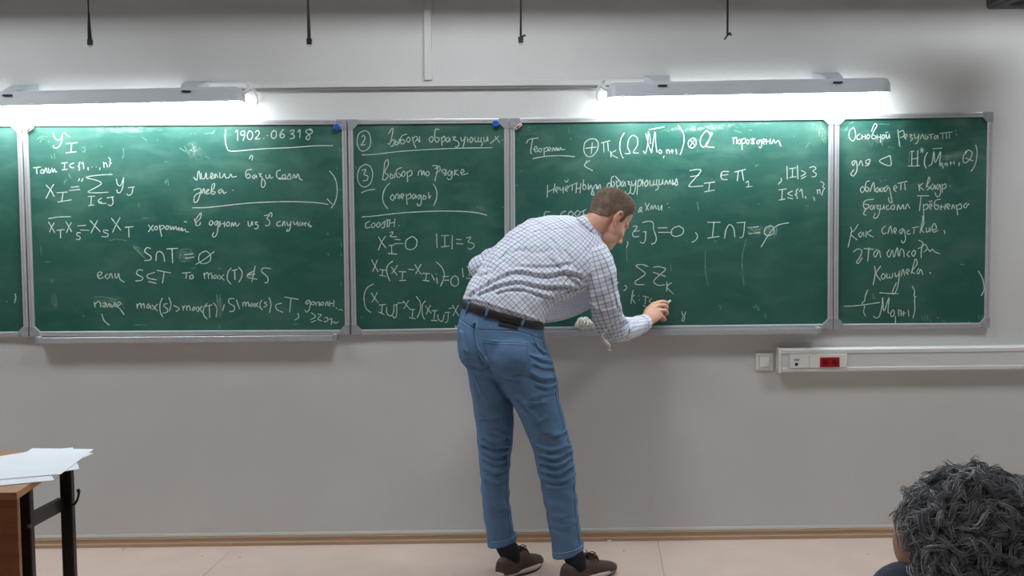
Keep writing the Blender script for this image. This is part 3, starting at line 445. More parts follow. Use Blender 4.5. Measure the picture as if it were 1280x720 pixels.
BOARDS = [  # TL, TR, BR, BL in image, label
 ((-372, 153.5), (26.4, 152.2), (35.6, 420.6), (-366, 424), 'dark green chalkboard cut off by the left picture edge'),
 ((27.6, 152), (433.0, 149.4), (437.3, 418.4), (37.2, 420.6), 'wide chalkboard written with numbers 1902.06318 under the left lamp'),
 ((434.6, 149.4), (636.0, 147.8), (637.0, 415.3), (439.6, 418.4), 'narrow chalkboard with circled 2 and circled 3, left of the bent man'),
 ((637.4, 147.8), (1042.4, 143.6), (1041, 411), (638.4, 415.3), 'wide chalkboard the man is writing on, under the right lamp'),
 ((1043.6, 143.6), (1241.5, 139.8), (1237, 409.6), (1042, 411), 'narrow chalkboard at the right end with lines of cursive text, above the cable trunking'),
]
data = parse(); roots = []
RW = .0225
for bi, (tl, tr, br, bl, lab) in enumerate(BOARDS):
    Yf = -.026
    TL, TR, BR, BL = [at(*p, Yf) for p in (tl, tr, br, bl)]
    z0 = (BL[2]+BR[2])/2
    root = thing('chalkboard', lab, 'chalkboard', ((BL[0]+BR[0])/2, -.001, z0)); roots.append(root)
    def lerp(u, v, y):   # bilinear on the board
        p = (TL*(1-u)+TR*u)*v+(BL*(1-u)+BR*u)*(1-v); return (p[0], y, p[2])
    W_ = np.linalg.norm(TR-TL); H_ = np.linalg.norm(TL-BL); a, c = RW/W_, RW/H_
    def slab(u0, v0, u1, v1, yf, yb):
        return [lerp(u0, v0, yf), lerp(u1, v0, yf), lerp(u1, v0, yb), lerp(u0, v0, yb), lerp(u0, v1, yf), lerp(u1, v1, yf), lerp(u1, v1, yb), lerp(u0, v1, yb)]
    MB().hexa(slab(a*.6, c*.6, 1-a*.6, 1-c*.6, -.016, -.001)).build('writing_surface', board_mat('green_board_enamel', bi), root)
    for (u0, v0, u1, v1) in ((0, 0, a, 1), (1-a, 0, 1, 1), (a, 1-c, 1-a, 1), (a, 0, 1-a, c)):
        o = MB().hexa(slab(u0, v0, u1, v1, Yf, -.001)).build('frame_rail', M['alu'], root); bevel(o, .003)
        # the groove in the rail
        vert = (v1-v0) > (u1-u0)
        um, vm = (u0+u1)/2, (v0+v1)/2
        g = MB().hexa(slab(um-a*.06, v0+.04, um+a*.06, v1-.04, Yf-.0006, Yf+.001) if vert else slab(u0+.04, vm-c*.06, u1-.04, vm+c*.06, Yf-.0006, Yf+.001)); g.build('groove', M['cap'], o)
    for cu, cv in ((0, 0), (1, 0), (0, 1), (1, 1)):
        su, sv = (1 if cu == 0 else -1), (1 if cv == 0 else -1); k = 1.0*RW; L2 = .046
        pts = [(0, 0), (L2, 0), (L2, .0), (L2, k*1.02), (k*1.9, k*1.15), (k*1.15, k*1.9), (k*1.02, L2), (0, L2)]
        ring = lambda y: [lerp(cu+su*px/W_, cv+sv*py/H_, y) for px, py in pts]
        o = MB().loft([ring(Yf-.003), ring(-.001)]).build('corner_cap', M['cap'], root)
        for px, py in ((.036, .011), (.011, .036)):
            q = lerp(cu+su*px/W_, cv+sv*py/H_, Yf-.003); MB().tube([(q[0], q[1], q[2]), (q[0], q[1]-.0015, q[2])], .0032, 8).build('screw', M['screw'], o)
    for (b_, nm), strokes in data.items():
        if b_ != bi or not strokes: continue
        if nm.startswith('~'): ribbon(strokes, 1.1, -.0168, 'chalk_mark', M['chalkfaint'], root)['kind'] = 'stuff'
        else: ribbon(strokes, .98, -.0168, 'chalk_writing', M['chalk'], root)
# erased, smeared patches
for bi, (cx, cy, rx, ry, ang) in [(1, (231, 320, 13, 10, 0)), (1, (312, 345, 7, 9, 0)), (1, (275, 385, 5, 20, .1)), (1, (173, 312, 12, 5, -.8)), (1, (137, 378, 20, 8, .2)), (1, (68, 376, 5, 12, .2)),
                              (3, (945, 288, 11, 10, 0)), (3, (964, 290, 12, 11, 0)), (1, (84, 228, 3, 6, .4)), (3, (880, 160, 60, 5, .05)), (1, (160, 162, 50, 5, 0)), (1, (243, 190, 12, 16, .3)),
                              (4, (1100, 175, 22, 8, .3)), (4, (1190, 195, 26, 7, .1)), (3, (1026, 165, 9, 14, 0)), (2, (600, 262, 12, 7, 0))]:
    c = at(cx, cy, -.0166); mb = MB(); n = 24; R = [0, .45, 1.0]; V = [c]; soft = [1]
    for r in R[1:]:
        for k in range(n):
            t = 2*math.pi*k/n; x, z = math.cos(t)*rx*r/268, math.sin(t)*ry*r/268
            V.append(c+np.array([x*math.cos(ang)-z*math.sin(ang), 0, x*math.sin(ang)+z*math.cos(ang)])); soft.append(.6 if r < 1 else 0)
    Fc = [(0, 1+(k+1) % n, 1+k) for k in range(n)]+[(1+k, 1+(k+1) % n, 1+n+(k+1) % n, 1+n+k) for k in range(n)]
    mb.add(V, Fc); o = mb.build('chalk_smudge', M['smudge'], roots[bi]); at_ = o.data.attributes.new('soft', 'FLOAT', 'POINT'); at_.data.foreach_set('value', soft)
# chalk trays
def tray(x0, x1, ya, yb, bi, lab_m):
    p, q = at(x0, ya, -.06), at(x1, yb, -.06); z = (p[2]+q[2])/2
    prof = [(-.001, .012), (-.024, .006), (-.03, .0), (-.062, -.006), (-.064, .008), (-.07, .008), (-.071, -.016), (-.064, -.019), (-.001, -.014)]
    dz = (q[2]-p[2])
    o = MB().loft([[(p[0], y, p[2]+zz) for y, zz in prof], [(q[0], y, q[2]+zz) for y, zz in prof]]).build('chalk_tray', M['alu'], roots[bi])
    for X, Z in ((p[0], p[2]), (q[0], q[2])):
        bevel(MB().box((X-.008, -.073, Z-.02), (X+.008, -.001, Z+.012)).build('end_cap', M['cap'], o), .002)
    return z
TZ1 = tray(47, 418, 424.5, 421.5, 1, '')
TZ3 = tray(650, 1024, 416.5, 412.5, 3, '')
# magnets
def magnet(px, py, lab):
    c = at(px, py, -.026); o = MB().tube([(c[0], -.0265, c[2]), (c[0], -.036, c[2]), (c[0], -.038, c[2])], [.0155, .0155, .0115], 24).build('magnet', M['blue']); tag(o, lab, 'magnet')
magnet(421.5, 159, 'round blue magnet on the frame beside the numbers 1902.06318'); magnet(619.5, 155, 'round blue magnet on the narrow board near the circled 2 underlined words')
for (px, py, lab) in ((37.5, 161.5, 'small red and white stick magnet in the top left corner of the 1902.06318 board'), (648, 158, 'small red and white stick magnet on the corner of the board being written on')):
    c = at(px, py, -.03); t = thing('stick_magnet', lab, 'magnet', c); d = np.array([.014, 0, .011]) 
    MB().tube([c-d, c+d], .0075, 10).build('body', M['trimwhite'], t, True); MB().tube([c-d*.75-[0, .0045, 0], c+d*.75-[0, .0045, 0]], .0042, 8).build('stripe', M['red'], t, True)

# ================================================================= LAMPS
def lamp(px0, px1, pyt0, pyt1, flip, lab):
    Yc = -.145; p, q = at(px0, pyt0, -.20), at(px1, pyt1, -.20)
    hw = .052; ht = .066
    root = thing('wall_lamp', lab, 'lamp', ((p[0]+q[0])/2, 0, (p[2]+q[2])/2-ht))
    L = q-p; L[1] = 0; n = np.linalg.norm(L); e = L/n; up = np.array([-e[2], 0, e[0]])
    def P(s, y, z): r = p+e*s+up*z; return (r[0], y, r[2])
    prof = [(Yc-hw+.018, 0), (Yc-hw+.008, -.012), (Yc-hw, -.056), (Yc-hw-.002, -ht), (Yc+hw+.002, -ht), (Yc+hw, -.056), (Yc+hw-.008, -.012), (Yc+hw-.018, 0)]
    def ring(s, k, c=0): return [P(s, Yc+(y-Yc)*k, -ht+(z+ht)*k) for y, z in prof]
    MB().loft([ring(0, .72), ring(.012, .93), ring(.03, 1), ring(n-.03, 1), ring(n-.012, .93), ring(n, .72)]).build('housing', M['housing'], root)
    # clear trough below
    dp = [(Yc-hw+.004, -ht-.0005), (Yc-hw+.008, -ht-.02), (Yc-hw+.026, -ht-.04), (Yc+hw-.026, -ht-.04), (Yc+hw-.008, -ht-.02), (Yc+hw-.004, -ht-.0005)]
    def dr(s, k): return [P(s, Yc+(y-Yc)*(.6+.4*k), -ht+(z+ht)*k) for y, z in dp]
    MB().loft([dr(.008, .3), dr(.02, .75), dr(.04, 1), dr(n-.04, 1), dr(n-.02, .75), dr(n-.008, .3)]).build('diffuser', M['tube'], root)
    for s in (.24, n-.24):
        MB().hexa([P(s-.03, Yc-.03, .0), P(s+.03, Yc-.03, .0), P(s+.06, -.001, .012), P(s-.06, -.001, .012), P(s-.03, Yc-.03, .004), P(s+.03, Yc-.03, .004), P(s+.06, -.001, .05), P(s-.06, -.001, .05)]).build('bracket', M['housing'], root)
        MB().box(P(s-.02, Yc-hw-.002, -.022), P(s+.02, Yc-hw+.006, -.016)).build('slot', M['black'], root)
    for k in range(5):
        s = .06+(n-.12)*k/4; c = P(s, Yc-hw-.004, -ht+.002); MB().box((c[0]-.008, c[1]-.003, c[2]-.004), (c[0]+.008, c[1]+.006, c[2]+.006)).build('clip', M['plastic'], root)
    s0 = n if not flip else 0; d = 1 if not flip else -1
    cb = [P(s0-.01*d, Yc, -.03), P(s0+.012*d, Yc, -.02), P(s0+.025*d, Yc+.02, .0), P(s0+.014*d, Yc+.05, .016), P(s0+.03*d, Yc+.08, -.005), P(s0+.038*d, Yc+.1, -.035), P(s0+.03*d, -.02, -.06)]
    MB().tube(catmull(cb, 5), .0085, 8).build('cable', M['plastic2'], root, True)
lamp(-60, 300, 115, 107, False, 'long strip lamp at the left end over the boards')
lamp(761, 1115, 102.5, 96, True, 'long strip lamp over the board being written on')
# ceiling lamps in the back half of the room (behind the camera)
k = 0
for y in (-1.25, -4.0, -6.8):
    for x, side in ((-.6, 'left'), (2.1, 'middle'), (4.8, 'right')):
        t = thing('ceiling_lamp', '%s square ceiling lamp in the %s row' % (side, 'rear' if y < -6 else 'front' if y > -2 else 'centre'), 'lamp', (x, y, ZC))
        boxo('frame', (x-.32, y-.32, ZC-.05), (x+.32, y+.32, ZC-.001), M['trimwhite'], t); boxo('panel', (x-.29, y-.29, ZC-.056), (x+.29, y+.29, ZC-.0505), M['roomfront' if y > -2 else 'room'], t)

# ================================================================= SWITCH, TRUNKING
p, q = at(945, 463, -.012), at(966.5, 441, -.012)
t = thing('light_switch', 'white square switch on the wall left of the cable trunking', 'light switch', (p[0], 0, p[2]))
boxo('frame', (p[0], -.011, p[2]), (q[0], -.0005, q[2]), M['plastic'], t, .002)
m_ = .015; boxo('rocker', (p[0]+m_, -.016, p[2]+m_), (q[0]-m_, -.0112, q[2]-m_), M['plastic'], t, .0015)
p, q = at(974, 466, -.06), at(974, 436, -.06); zlo, zhi = p[2], q[2]
t = thing('cable_trunking', 'long white cable trunking with red socket on the wall at right', 'cable trunking', (p[0], 0, zlo))
xe = 6.2; H = zhi-zlo
pr = [(-.0005, 0), (-.05, 0), (-.055, .006), (-.055, .02), (-.051, .022), (-.051, H-.026), (-.055, H-.024), (-.055, H-.008), (-.048, H), (-.0005, H)]
MB().loft([[(x, y, zlo+z) for y, z in pr] for x in (p[0]+.012, xe)]).build('duct', M['plastic2'], t)
boxo('end_cap', (p[0]-.002, -.058, zlo-.003), (p[0]+.0118, -.0005, zhi+.003), M['plastic'], t, .003)
sx = at(989, 450, -.06)[0]; ex = at(1059, 450, -.06)[0]
sp = boxo('socket_plate', (sx-.006, -.059, zlo+.021), (ex, -.0515, zhi-.027), M['plastic'], t, .002)
c = at(996, 455, -.06); boxo('data_socket', (c[0]-.008, -.0602, c[2]-.008), (c[0]+.006, -.0588, c[2]+.005), M['black'], sp)
boxo('label_field', (c[0]-.012, -.0596, c[2]+.014), (c[0]+.012, -.0588, c[2]+.024), M['cap'], sp)
boxo('module_joint', (at(1014.5, 0, -.06)[0]-.0008, -.0594, zlo+.022), (at(1014.5, 0, -.06)[0]+.0008, -.0588, zhi-.028), M['cap'], sp)
p, q = at(1025, 459, -.06), at(1049.5, 446.5, -.06)
rs = boxo('red_socket', (p[0], -.062, p[2]), (q[0], -.0588, q[2]), M['red'], sp, .001)
for k in (-.022, .022):
    cx_ = (p[0]+q[0])/2+k; cz = (p[2]+q[2])/2
    MB().tube([(cx_, -.0622, cz), (cx_, -.0636, cz)], .014, 20).build('socket_well', mat('dark_red_plastic', lin((110, 12, 20)), .3), rs)
    for h in (-.006, .006): MB().tube([(cx_+h, -.0637, cz), (cx_+h, -.0642, cz)], .0022, 8).build('pin_hole', M['black'], rs)

# screen case under the ceiling, just above the picture; the straps hang from it
sc_ = thing('screen_case', 'long white roller screen case under the ceiling above the boards', 'screen case', (1.9, -.3, ZC))
SZ = 2.6
bevel(MB().box((-1.2, -.38, SZ), (5.3, -.25, SZ+.12)).build('case', M['plastic2'], sc_), .02)  # unseen length stretched past the straps to shade the upper wall
for x in (-.8, 2.0, 4.8): boxo('hanger', (x, -.33, SZ+.1205), (x+.04, -.3, ZC-.0005), M['blackmetal'], sc_)
# ================================================================= STRAPS
def strap(pts, wd, lab, knot):
    Y = -.3; P = [at(x, y, Y) for x, y in pts]; t = thing('hanging_strap', lab, 'strap', P[0]*[1, 1, 0]+[0, 0, 2.6], 'black straps hanging over the boards')
    P = [np.array([P[0][0], Y, SZ-.004])]+P
    mb = MB(); rings = []
    for i, p in enumerate(P):
        h = wd[min(i, len(wd)-1)]/2/285; a = i*.12
        u = np.array([math.cos(a), math.sin(a), 0])*h; v = np.array([-math.sin(a), math.cos(a), 0])*.0016
        rings.append([p-u-v, p+u-v, p+u+v, p-u+v])
    mb.loft(rings).build('webbing', M['strap'], t)
    e = P[-1]; boxo('strap_clip', (P[0][0]-.012, Y-.012, SZ-.004), (P[0][0]+.012, Y+.012, SZ+.0005), M['blackmetal'], t)
    if knot:
        bk = MB(); bk.box(e+[-.011, -.006, -.012], e+[.011, .006, .014]); bk.tube([e+[-.012, 0, .004], e+[.012, 0, .004]], .005, 8)
        o = bk.build('buckle', M['black'], t); bevel(o, .002)
        MB().tube([e+[-.006, -.002, -.012], e+[-.004, -.002, -.02], e+[.004, -.002, -.02], e+[.006, -.002, -.012]], .0018, 6).build('buckle_ring', M['screw'], o)
        if knot == 2: MB().tube([e+[.004, -.004, .012], e+[.018, -.006, .02], e+[.02, -.006, .014]], .0045, 6).build('strap_end', M['strap'], t)
    else:
        MB().tube([e+[.008, 0, .012], e+[.012, 0, .006], e+[.0, -.004, 0], e+[-.008, 0, -.012], e+[-.013, 0, -.018]], .004, 6).build('knot', M['strap'], t, True)
        MB().tube([e+[0, 0, .008], e+[.014, 0, .006], e+[.016, 0, -.003]], .004, 6).build('strap_end', M['strap'], t, True)
strap([(110, -6), (110.5, 13), (111, 18), (111.5, 35), (112.5, 53)], [1.6, 1.6, 1.6, 2.4, 4, 5.4], 'black hanging strap over the left lamp, leftmost of four', 1)
strap([(385, -6), (385, 3), (385.5, 18), (386, 35), (386.5, 52)], [1.8, 1.8, 2, 3, 4, 4.6], 'black hanging strap with buckle between the left lamp and the vertical cable channel', 1)
strap([(651, -6), (651, 8), (651, 30), (651, 50)], [2, 2, 2, 2.3, 3], 'black hanging strap with buckle just right of the vertical cable channel', 2)
strap([(909.5, -6), (909.5, 10), (909.3, 44)], [2, 2.2, 2.4, 2.4], 'black hanging strap ending in a loose knot above the right lamp', 0)

# ================================================================= DARK DEVICE TOP RIGHT
Yp = -.55; c = at(1268, -22, Yp); t = thing('projector', 'black rounded device hanging in the top right corner', 'projector', (c[0], Yp, ZC))
s_ = 1400/(5.2191+Yp)
x0_, x1_ = at(1231, 0, Yp+.14)[0], at(1231, 0, Yp+.14)[0]+.36; zb = at(1250, 12.5, Yp+.14)[2]
bd = MB().box((x0_, Yp-.16, zb), (x1_, Yp+.14, zb+.12)).build('body', M['black'], t); bevel(bd, .018, 4)
MB().ball(((x0_+.125), Yp-.0, zb+.012), (.085, .1, .03)).build('lens_dome', M['black'], t, True)
MB().tube([(x0_+.17, Yp, zb+.118), (x0_+.17, Yp, ZC-.01)], .018, 16).build('mount_pole', M['blackmetal'], t, True)
boxo('ceiling_plate', (x0_+.11, Yp-.06, ZC-.01), (x0_+.23, Yp+.06, ZC-.0005), M['blackmetal'], t)

# ================================================================= DESK
TH = .75
fr, bk_ = atz(21, 615.5, TH), atz(98, 563, TH)
yf, yb_ = fr[1], bk_[1]; xr = (fr[0]+bk_[0])/2
desk = thing('desk', 'brown laminate desk with black steel frame in the lower left corner', 'desk', (xr-.6, (yf+yb_)/2, 0))
xl = xr-1.2
xoff = lambda y: fr[0]+(bk_[0]-fr[0])*(y-yf)/(yb_-yf)-xr
top = MB().hexa([(xl, yf, TH-.022), (fr[0], yf, TH-.022), (bk_[0], yb_, TH-.022), (xl, yb_, TH-.022), (xl, yf, TH), (fr[0], yf, TH), (bk_[0], yb_, TH), (xl, yb_, TH)]).build('desk_top', M['desk'], desk)
bevel(top, .002)
def legbox(px0, px1, y, w2, nm='leg'):
    a, b_ = at(px0, 660, y), at(px1, 660, y)
    return boxo(nm, (a[0], y, .0), (b_[0], y+w2, TH-.0225), M['blackmetal'], desk, .004)
ly0, ly1 = yf+.13, yb_-.11
legbox(25, 38.5, ly0, .03); legbox(76, 91, ly1, .03)
xa, xb = at(32, 660, ly0)[0], at(84, 660, ly1)[0]
for X in (xl+.06,):
    for y in (ly0, ly1): boxo('leg', (X, y, 0), (X+.03, y+.03, TH-.0225), M['blackmetal'], desk, .004)
    boxo('side_rail', (X+.003, ly0+.03, .56), (X+.027, ly1, .6), M['blackmetal'], desk)
A, B_, C_, D_ = at(37.5, 661, ly0+.03), at(37.5, 644, ly0+.03), at(80, 622, ly1), at(80, 638, ly1)
MB().hexa([(A[0]-.02, A[1], A[2]), A, D_, (D_[0]-.02, D_[1], D_[2]), (B_[0]-.02, B_[1], B_[2]), B_, C_, (C_[0]-.02, C_[1], C_[2])]).build('side_rail', M['blackmetal'], desk)
g_ = at(37, 657.5, ly0); MB().tube([(g_[0], ly0-.001, g_[2]), (g_[0], ly0-.004, g_[2])], .006, 12).build('bolt', M['screw'], desk)
pa = at(22.5, 660, yf+.03); boxo('modesty_panel', (xl+.02, yf+.03, .28), (pa[0], yf+.046, TH-.0225), M['deskdark'], desk)
hk = [at(x, y, ly1-.0) for x, y in ((90, 631), (94, 629.5), (97.5, 622), (98.5, 615), (97, 611.5))]
MB().tube(catmull(hk, 4), [.004]*12+[.006]*5, 8).build('bag_hook', M['blackmetal'], desk, True)
MB().box((xl+.03, yf+.1, TH-.06), (xr-.09, yf+.13, TH-.0225)).build('under_rail', M['blackmetal'], desk)
# loose sheets
def sheet(quad, z, lab, curl=0):
    P = [atz(x, y, TH+z) for x, y in quad]; n = 8; V = []; Fc = []
    for j in range(n+1):
        for i in range(n+1):
            u, v = i/n, j/n; p = (P[0]*(1-u)+P[1]*u)*(1-v)+(P[3]*(1-u)+P[2]*u)*v; V.append(p+[0, 0, curl*max(0, u-.5)**2])
    V2 = [v-np.array([0, 0, .0006]) for v in V]; k = len(V)
    for j in range(n):
        for i in range(n):
            a = j*(n+1)+i; Fc += [(a, a+n+1, a+n+2, a+1), (k+a, k+a+1, k+a+n+2, k+a+n+1)]
    edge = [i for i in range(n+1)]+[(j+1)*(n+1)-1 for j in range(1, n+1)]+[n*(n+1)+i for i in range(n-1, -1, -1)]+[j*(n+1) for j in range(n-1, 0, -1)]
    for i in range(len(edge)):
        a, b2 = edge[i], edge[(i+1) % len(edge)]; Fc.append((a, b2, k+b2, k+a))
    o = MB().add(V, Fc).build('paper_sheet', M['paper']) if False else mesh_obj('paper_sheet', V+V2, Fc, M['paper'])
    tag(o, lab, 'paper')
sheet([(26, 566.5), (91, 559.2), (99, 586), (-8, 604)], .0012, 'white sheet at the bottom of the loose pile on the desk')
sheet([(-45, 577), (46, 563), (68, 600), (-30, 610)], .0022, 'white sheet nearest the front edge of the desk, its corner over the edge')
sheet([(58, 560.5), (116.5, 566.5), (88, 579), (10, 584)], .0032, 'white sheet with its pointed corner sticking out to the right off the desk')
sheet([(40, 560.3), (117, 561.3), (76, 592.5), (-22, 601)], .0042, 'white sheet on top of the loose pile on the desk')

# ================================================================= FLOOR CRUMBS
for i, (px, py, r, lab) in enumerate([(154.5, 688, .008, 'small white chalk crumb on the floor near the desk'), (760.5, 675.5, .011, 'white chalk piece lying against the baseboard right of the shoes'), (779.5, 689, .006, 'tiny chalk crumb on the floor right of the brown shoe'),
                              (300, 697, .004, 'tiny chalk crumb left of the man near the floor seam'), (253, 695, .004, 'tiny chalk crumb beside the dark floor seam'), (1085, 693, .005, 'tiny chalk crumb on the floor beside the grey haired person')]):
    p = atz(px, py, 0); 
    if i == 1: p = np.array([p[0], -.035, 0])
    o = MB().hexa([(p[0]-r, p[1]-r*.5, 0.0003), (p[0]+r, p[1]-r*.6, 0.0003), (p[0]+r*.9, p[1]+r*.6, 0.0003), (p[0]-r*.8, p[1]+r*.5, 0.0003), (p[0]-r*.8, p[1]-r*.4, r), (p[0]+r*.8, p[1]-r*.4, r*1.1), (p[0]+r*.7, p[1]+r*.4, r), (p[0]-r*.7, p[1]+r*.4, r*.9)]).build('chalk_crumb', M['plastic']); tag(o, lab, 'chalk')

# ================================================================= THE MAN AT THE BOARD
def frame_pts(rings, n=28, sup=2.3):
    """rings: (left pixel, right pixel, depth Y, half-thickness, [Y offset of the left edge]) -> lists of points"""
    out = []
    for r in rings:
        (lx, ly), (rx, ry), Y, th = r[:4]; dy = r[4] if len(r) > 4 else 0
        L, R = at(lx, ly, Y+dy), at(rx, ry, Y-dy); c = (L+R)/2; u = (R-L)/2; ul = u/np.linalg.norm(u)
        v = np.array([0, 1.0, 0]); v = v-ul*(v@ul); v = v/np.linalg.norm(v)*th
        ring = []
        for k in range(n):
            t = 2*math.pi*k/n; cs, sn = math.cos(t), math.sin(t)
            ring.append(c+u*math.copysign(abs(cs)**(2/sup), cs)+v*math.copysign(abs(sn)**(2/sup), sn))
        out.append(ring)
    return out
def dense(rings, k=3):
    R = [np.array([*r[0], *r[1], r[2], r[3], (r[4] if len(r) > 4 else 0)], float) for r in rings]
    C = catmull(R, k); return [((c[0], c[1]), (c[2], c[3]), c[4], c[5], c[6]) for c in C]
def shrink(rings, k, dth=None):
    out = []
    for r in rings:
        (lx, ly), (rx, ry) = r[0], r[1]; cx, cy = (lx+rx)/2, (ly+ry)/2; q = list(r)
        q[0] = (cx+(lx-cx)*k, cy+(ly-cy)*k); q[1] = (cx+(rx-cx)*k, cy+(ry-cy)*k); q[3] = r[3]*k; 
        if len(q) > 4: q[4] = q[4]*k
        out.append(tuple(q))
    return out
foot = atz(700, 722, 0)
man = thing('person', 'man in checked shirt and blue jeans bending forward and writing on the chalkboard', 'person', atz(665, 715, 0))

PELVIS = [((580, 368), (679, 397), -.55, .115, .03), ((578, 384), (679, 409), -.55, .12, .03), ((574, 400), (681, 424), -.555, .13, .03), ((572, 418), (686, 440), -.56, .138, .03), ((573, 436), (690, 455), -.56, .138, .03), ((580, 452), (692, 468), -.56, .128, .03), ((588, 464), (693, 478), -.56, .11, .03)]
LEGL = [((575, 424), (630, 440), -.53, .10), ((580, 448), (640, 462), -.53, .105), ((585, 470), (643, 482), -.525, .102), ((590, 500), (642, 508), -.515, .096), ((595, 535), (642, 540), -.505, .085), ((597, 560), (640, 562), -.50, .078), ((600, 590), (637, 590), -.50, .074), ((602, 620), (637, 620), -.49, .071), ((605, 648), (640, 648), -.48, .069), ((608, 668), (643, 665), -.475, .068), ((610, 682), (645, 674), -.47, .068)]
LEGR = [((610, 430), (688, 444), -.60, .115), ((617, 455), (694, 462), -.60, .115), ((627, 480), (697, 480), -.60, .112), ((641, 506), (700, 500), -.60, .104), ((655, 535), (707, 529), -.60, .092), ((665, 560), (714, 554), -.60, .083), ((671, 585), (718, 580), -.60, .077), ((677, 613), (720, 609), -.595, .074), ((683, 645), (723, 641), -.59, .072), ((688, 672), (726, 667), -.585, .071), ((691, 696), (729, 686), -.58, .07)]
TORSO = [((579, 374), (679, 406), -.55, .122, .03), ((581, 366), (682, 401), -.55, .130, .03), ((587, 354), (687, 388), -.535, .135, .03), ((599, 335), (697, 379), -.51, .14, .03), ((612, 316), (711, 374), -.485, .14, .03), ((627, 300), (728, 366), -.46, .138, .04), ((643, 286), (745, 356), -.44, .132, .05), ((661, 277), (760, 342), -.42, .122, .06), ((681, 271), (764, 327), -.40, .108, .06), ((701, 270), (761, 312), -.385, .09, .05), ((719, 272), (754, 302), -.375, .07, .03), ((729, 276), (750, 296), -.37, .055, .0)]
ARMR = [((716, 318), (757, 306), -.47, .06), ((722, 334), (764, 318), -.49, .066), ((730, 352), (770, 336), -.50, .066), ((734, 370), (772, 356), -.50, .063), ((738, 388), (775, 375), -.49, .06), ((742, 404), (779, 392), -.47, .058), ((748, 420), (786, 402), -.45, .056)]
e0, e1, e2, e3 = at(767, 411, -.445), at(778, 411, -.36), at(790, 410, -.26), at(802, 405, -.155)
FORER = ([e0+(e0-e1)*.25, e0, e1, (e1+e2)/2, e2, e3], [.05, .056, .056, .052, .048, .041])
sL, eL, hL = at(676, 294, -.30), at(601, 334, -.29), at(690, 350, -.27)
ARML = ([sL, (sL+eL)/2, eL], [.07, .058, .05])
FORL = ([eL+(eL-hL)*.05, eL, (eL+hL)/2, hL], [.042, .05, .045, .038])
# head frame
nrm = lambda v: np.array(v, float)/np.linalg.norm(v)
HF = nrm((.66, .46, -.60)); HU = np.array((.42, .28, .86)); HU = nrm(HU-HF*(HU@HF)); HS = np.cross(HF, HU)   # forward, up, right ear
HC = at(762.5, 271, -.36)
H3 = np.column_stack([HS, HF, HU]); hp = lambda x, y, z: HC+H3@np.array([x, y, z])
neck0 = at(733, 293, -.385)
def add_head(b):
    E = lambda c, r: b.ball(hp(*c), r, H3, 24, 16)
    E((0, -.012, .028), (.076, .098, .086)); E((0, .012, .04), (.07, .08, .078)); E((0, .022, -.035), (.063, .064, .08)); E((0, .030, -.082), (.054, .055, .045)); E((0, .062, -.112), (.026, .024, .02))
    for s in (-1, 1):
        E((s*.034, .058, -.045), (.026, .026, .026)); E((s*.012, .097, -.062), (.0085, .010, .008))
        b.tube([hp(s*.008, .088, .004), hp(s*.03, .084, .008), hp(s*.052, .064, .002)], [.009, .01, .008], 10)
        # ear: helix, lobe, inner hollow left open
        ex = .071*s; pts = [(ex, -.012, -.054), (ex+s*.008, -.024, -.036), (ex+s*.016, -.032, -.014), (ex+s*.016, -.026, .006), (ex+s*.012, -.012, .012), (ex+s*.006, -.002, .004), (ex, .0, -.012)]
        b.tube([hp(*p) for p in catmull(pts, 3)], [.0062]*16+[.0055]*3, 8)
        E((ex+s*.003, -.010, -.052), (.006, .010, .012)); E((ex-s*.002, -.014, -.018), (.008, .014, .026)); E((ex+s*.004, .001, -.026), (.005, .004, .008))
    b.tube([hp(0, .082, .0), hp(0, .100, -.034), hp(0, .113, -.060)], [.009, .0105, .012], 12)
    b.tube([hp(-.022, .078, -.085), hp(0, .090, -.083), hp(.022, .078, -.085)], [.005, .0072, .005], 10)
    b.tube([hp(-.02, .076, -.096), hp(0, .088, -.095), hp(.02, .076, -.096)], [.005, .0078, .005], 10)
    b.tube([hp(0, .07, -.07), hp(0, .068, -.11)], [.024, .022], 12)
    b.tube([hp(0, -.035, .0), hp(0, -.04, -.05), neck0, at(722, 304, -.40)], [.058, .056, .06, .07], 20)
def hand(b, W, K, fingers, thumb, up):
    """W wrist, K four knuckles, fingers: list of joint lists, thumb joints"""
    c = (K[0]+K[1]+K[2]+K[3])/4; mid = (W*.45+c*.55)
    rings = []
    side = nrm(K[0]-K[3]); fwd = nrm(c-W); nn = nrm(np.cross(side, fwd)); side = nrm(np.cross(fwd, nn))
    for f, w_, t_ in ((-.12, .026, .022), (.05, .028, .021), (.3, .034, .02), (.6, .04, .018), (.9, .041, .015), (1.0, .038, .012)):
        p = W+(c-W)*f; rings.append([p+side*w_*math.cos(a)+nn*t_*math.sin(a) for a in np.arange(20)*2*math.pi/20])
    b.loft(rings)
    for k, js in enumerate(fingers):
        r = [.0100, .0102, .0096, .0086][k]
        P = [K[k]-fwd*.012, K[k]]+js; b.tube(catmull(P, 3), list(np.linspace(r*1.1, r*.82, (len(P)-1)*3+1)), 10); b.ball(P[-1], r*.84, None, 10, 6)
        b.ball(K[k], r*1.15, None, 10, 6)
    P = [W+(c-W)*.3+up*.01]+thumb; b.tube(catmull(P, 3), list(np.linspace(.016, .0095, (len(P)-1)*3+1)), 10); b.ball(P[-1], .0098, None, 10, 6)
Wr = at(804.5, 404.5, -.13)
body = MB()
add_head(body)
body.loft(frame_pts(dense(shrink(TORSO[:-1], .86)))); body.loft(frame_pts(dense(shrink(PELVIS, .86))))
for LG in (LEGL, LEGR): body.loft(frame_pts(dense(shrink(LG[:-1], .78))))
body.loft(frame_pts(dense(shrink(ARMR, .8)))); body.tube(FORER[0]+[Wr], [r*.78 for r in FORER[1]]+[.027], 18)
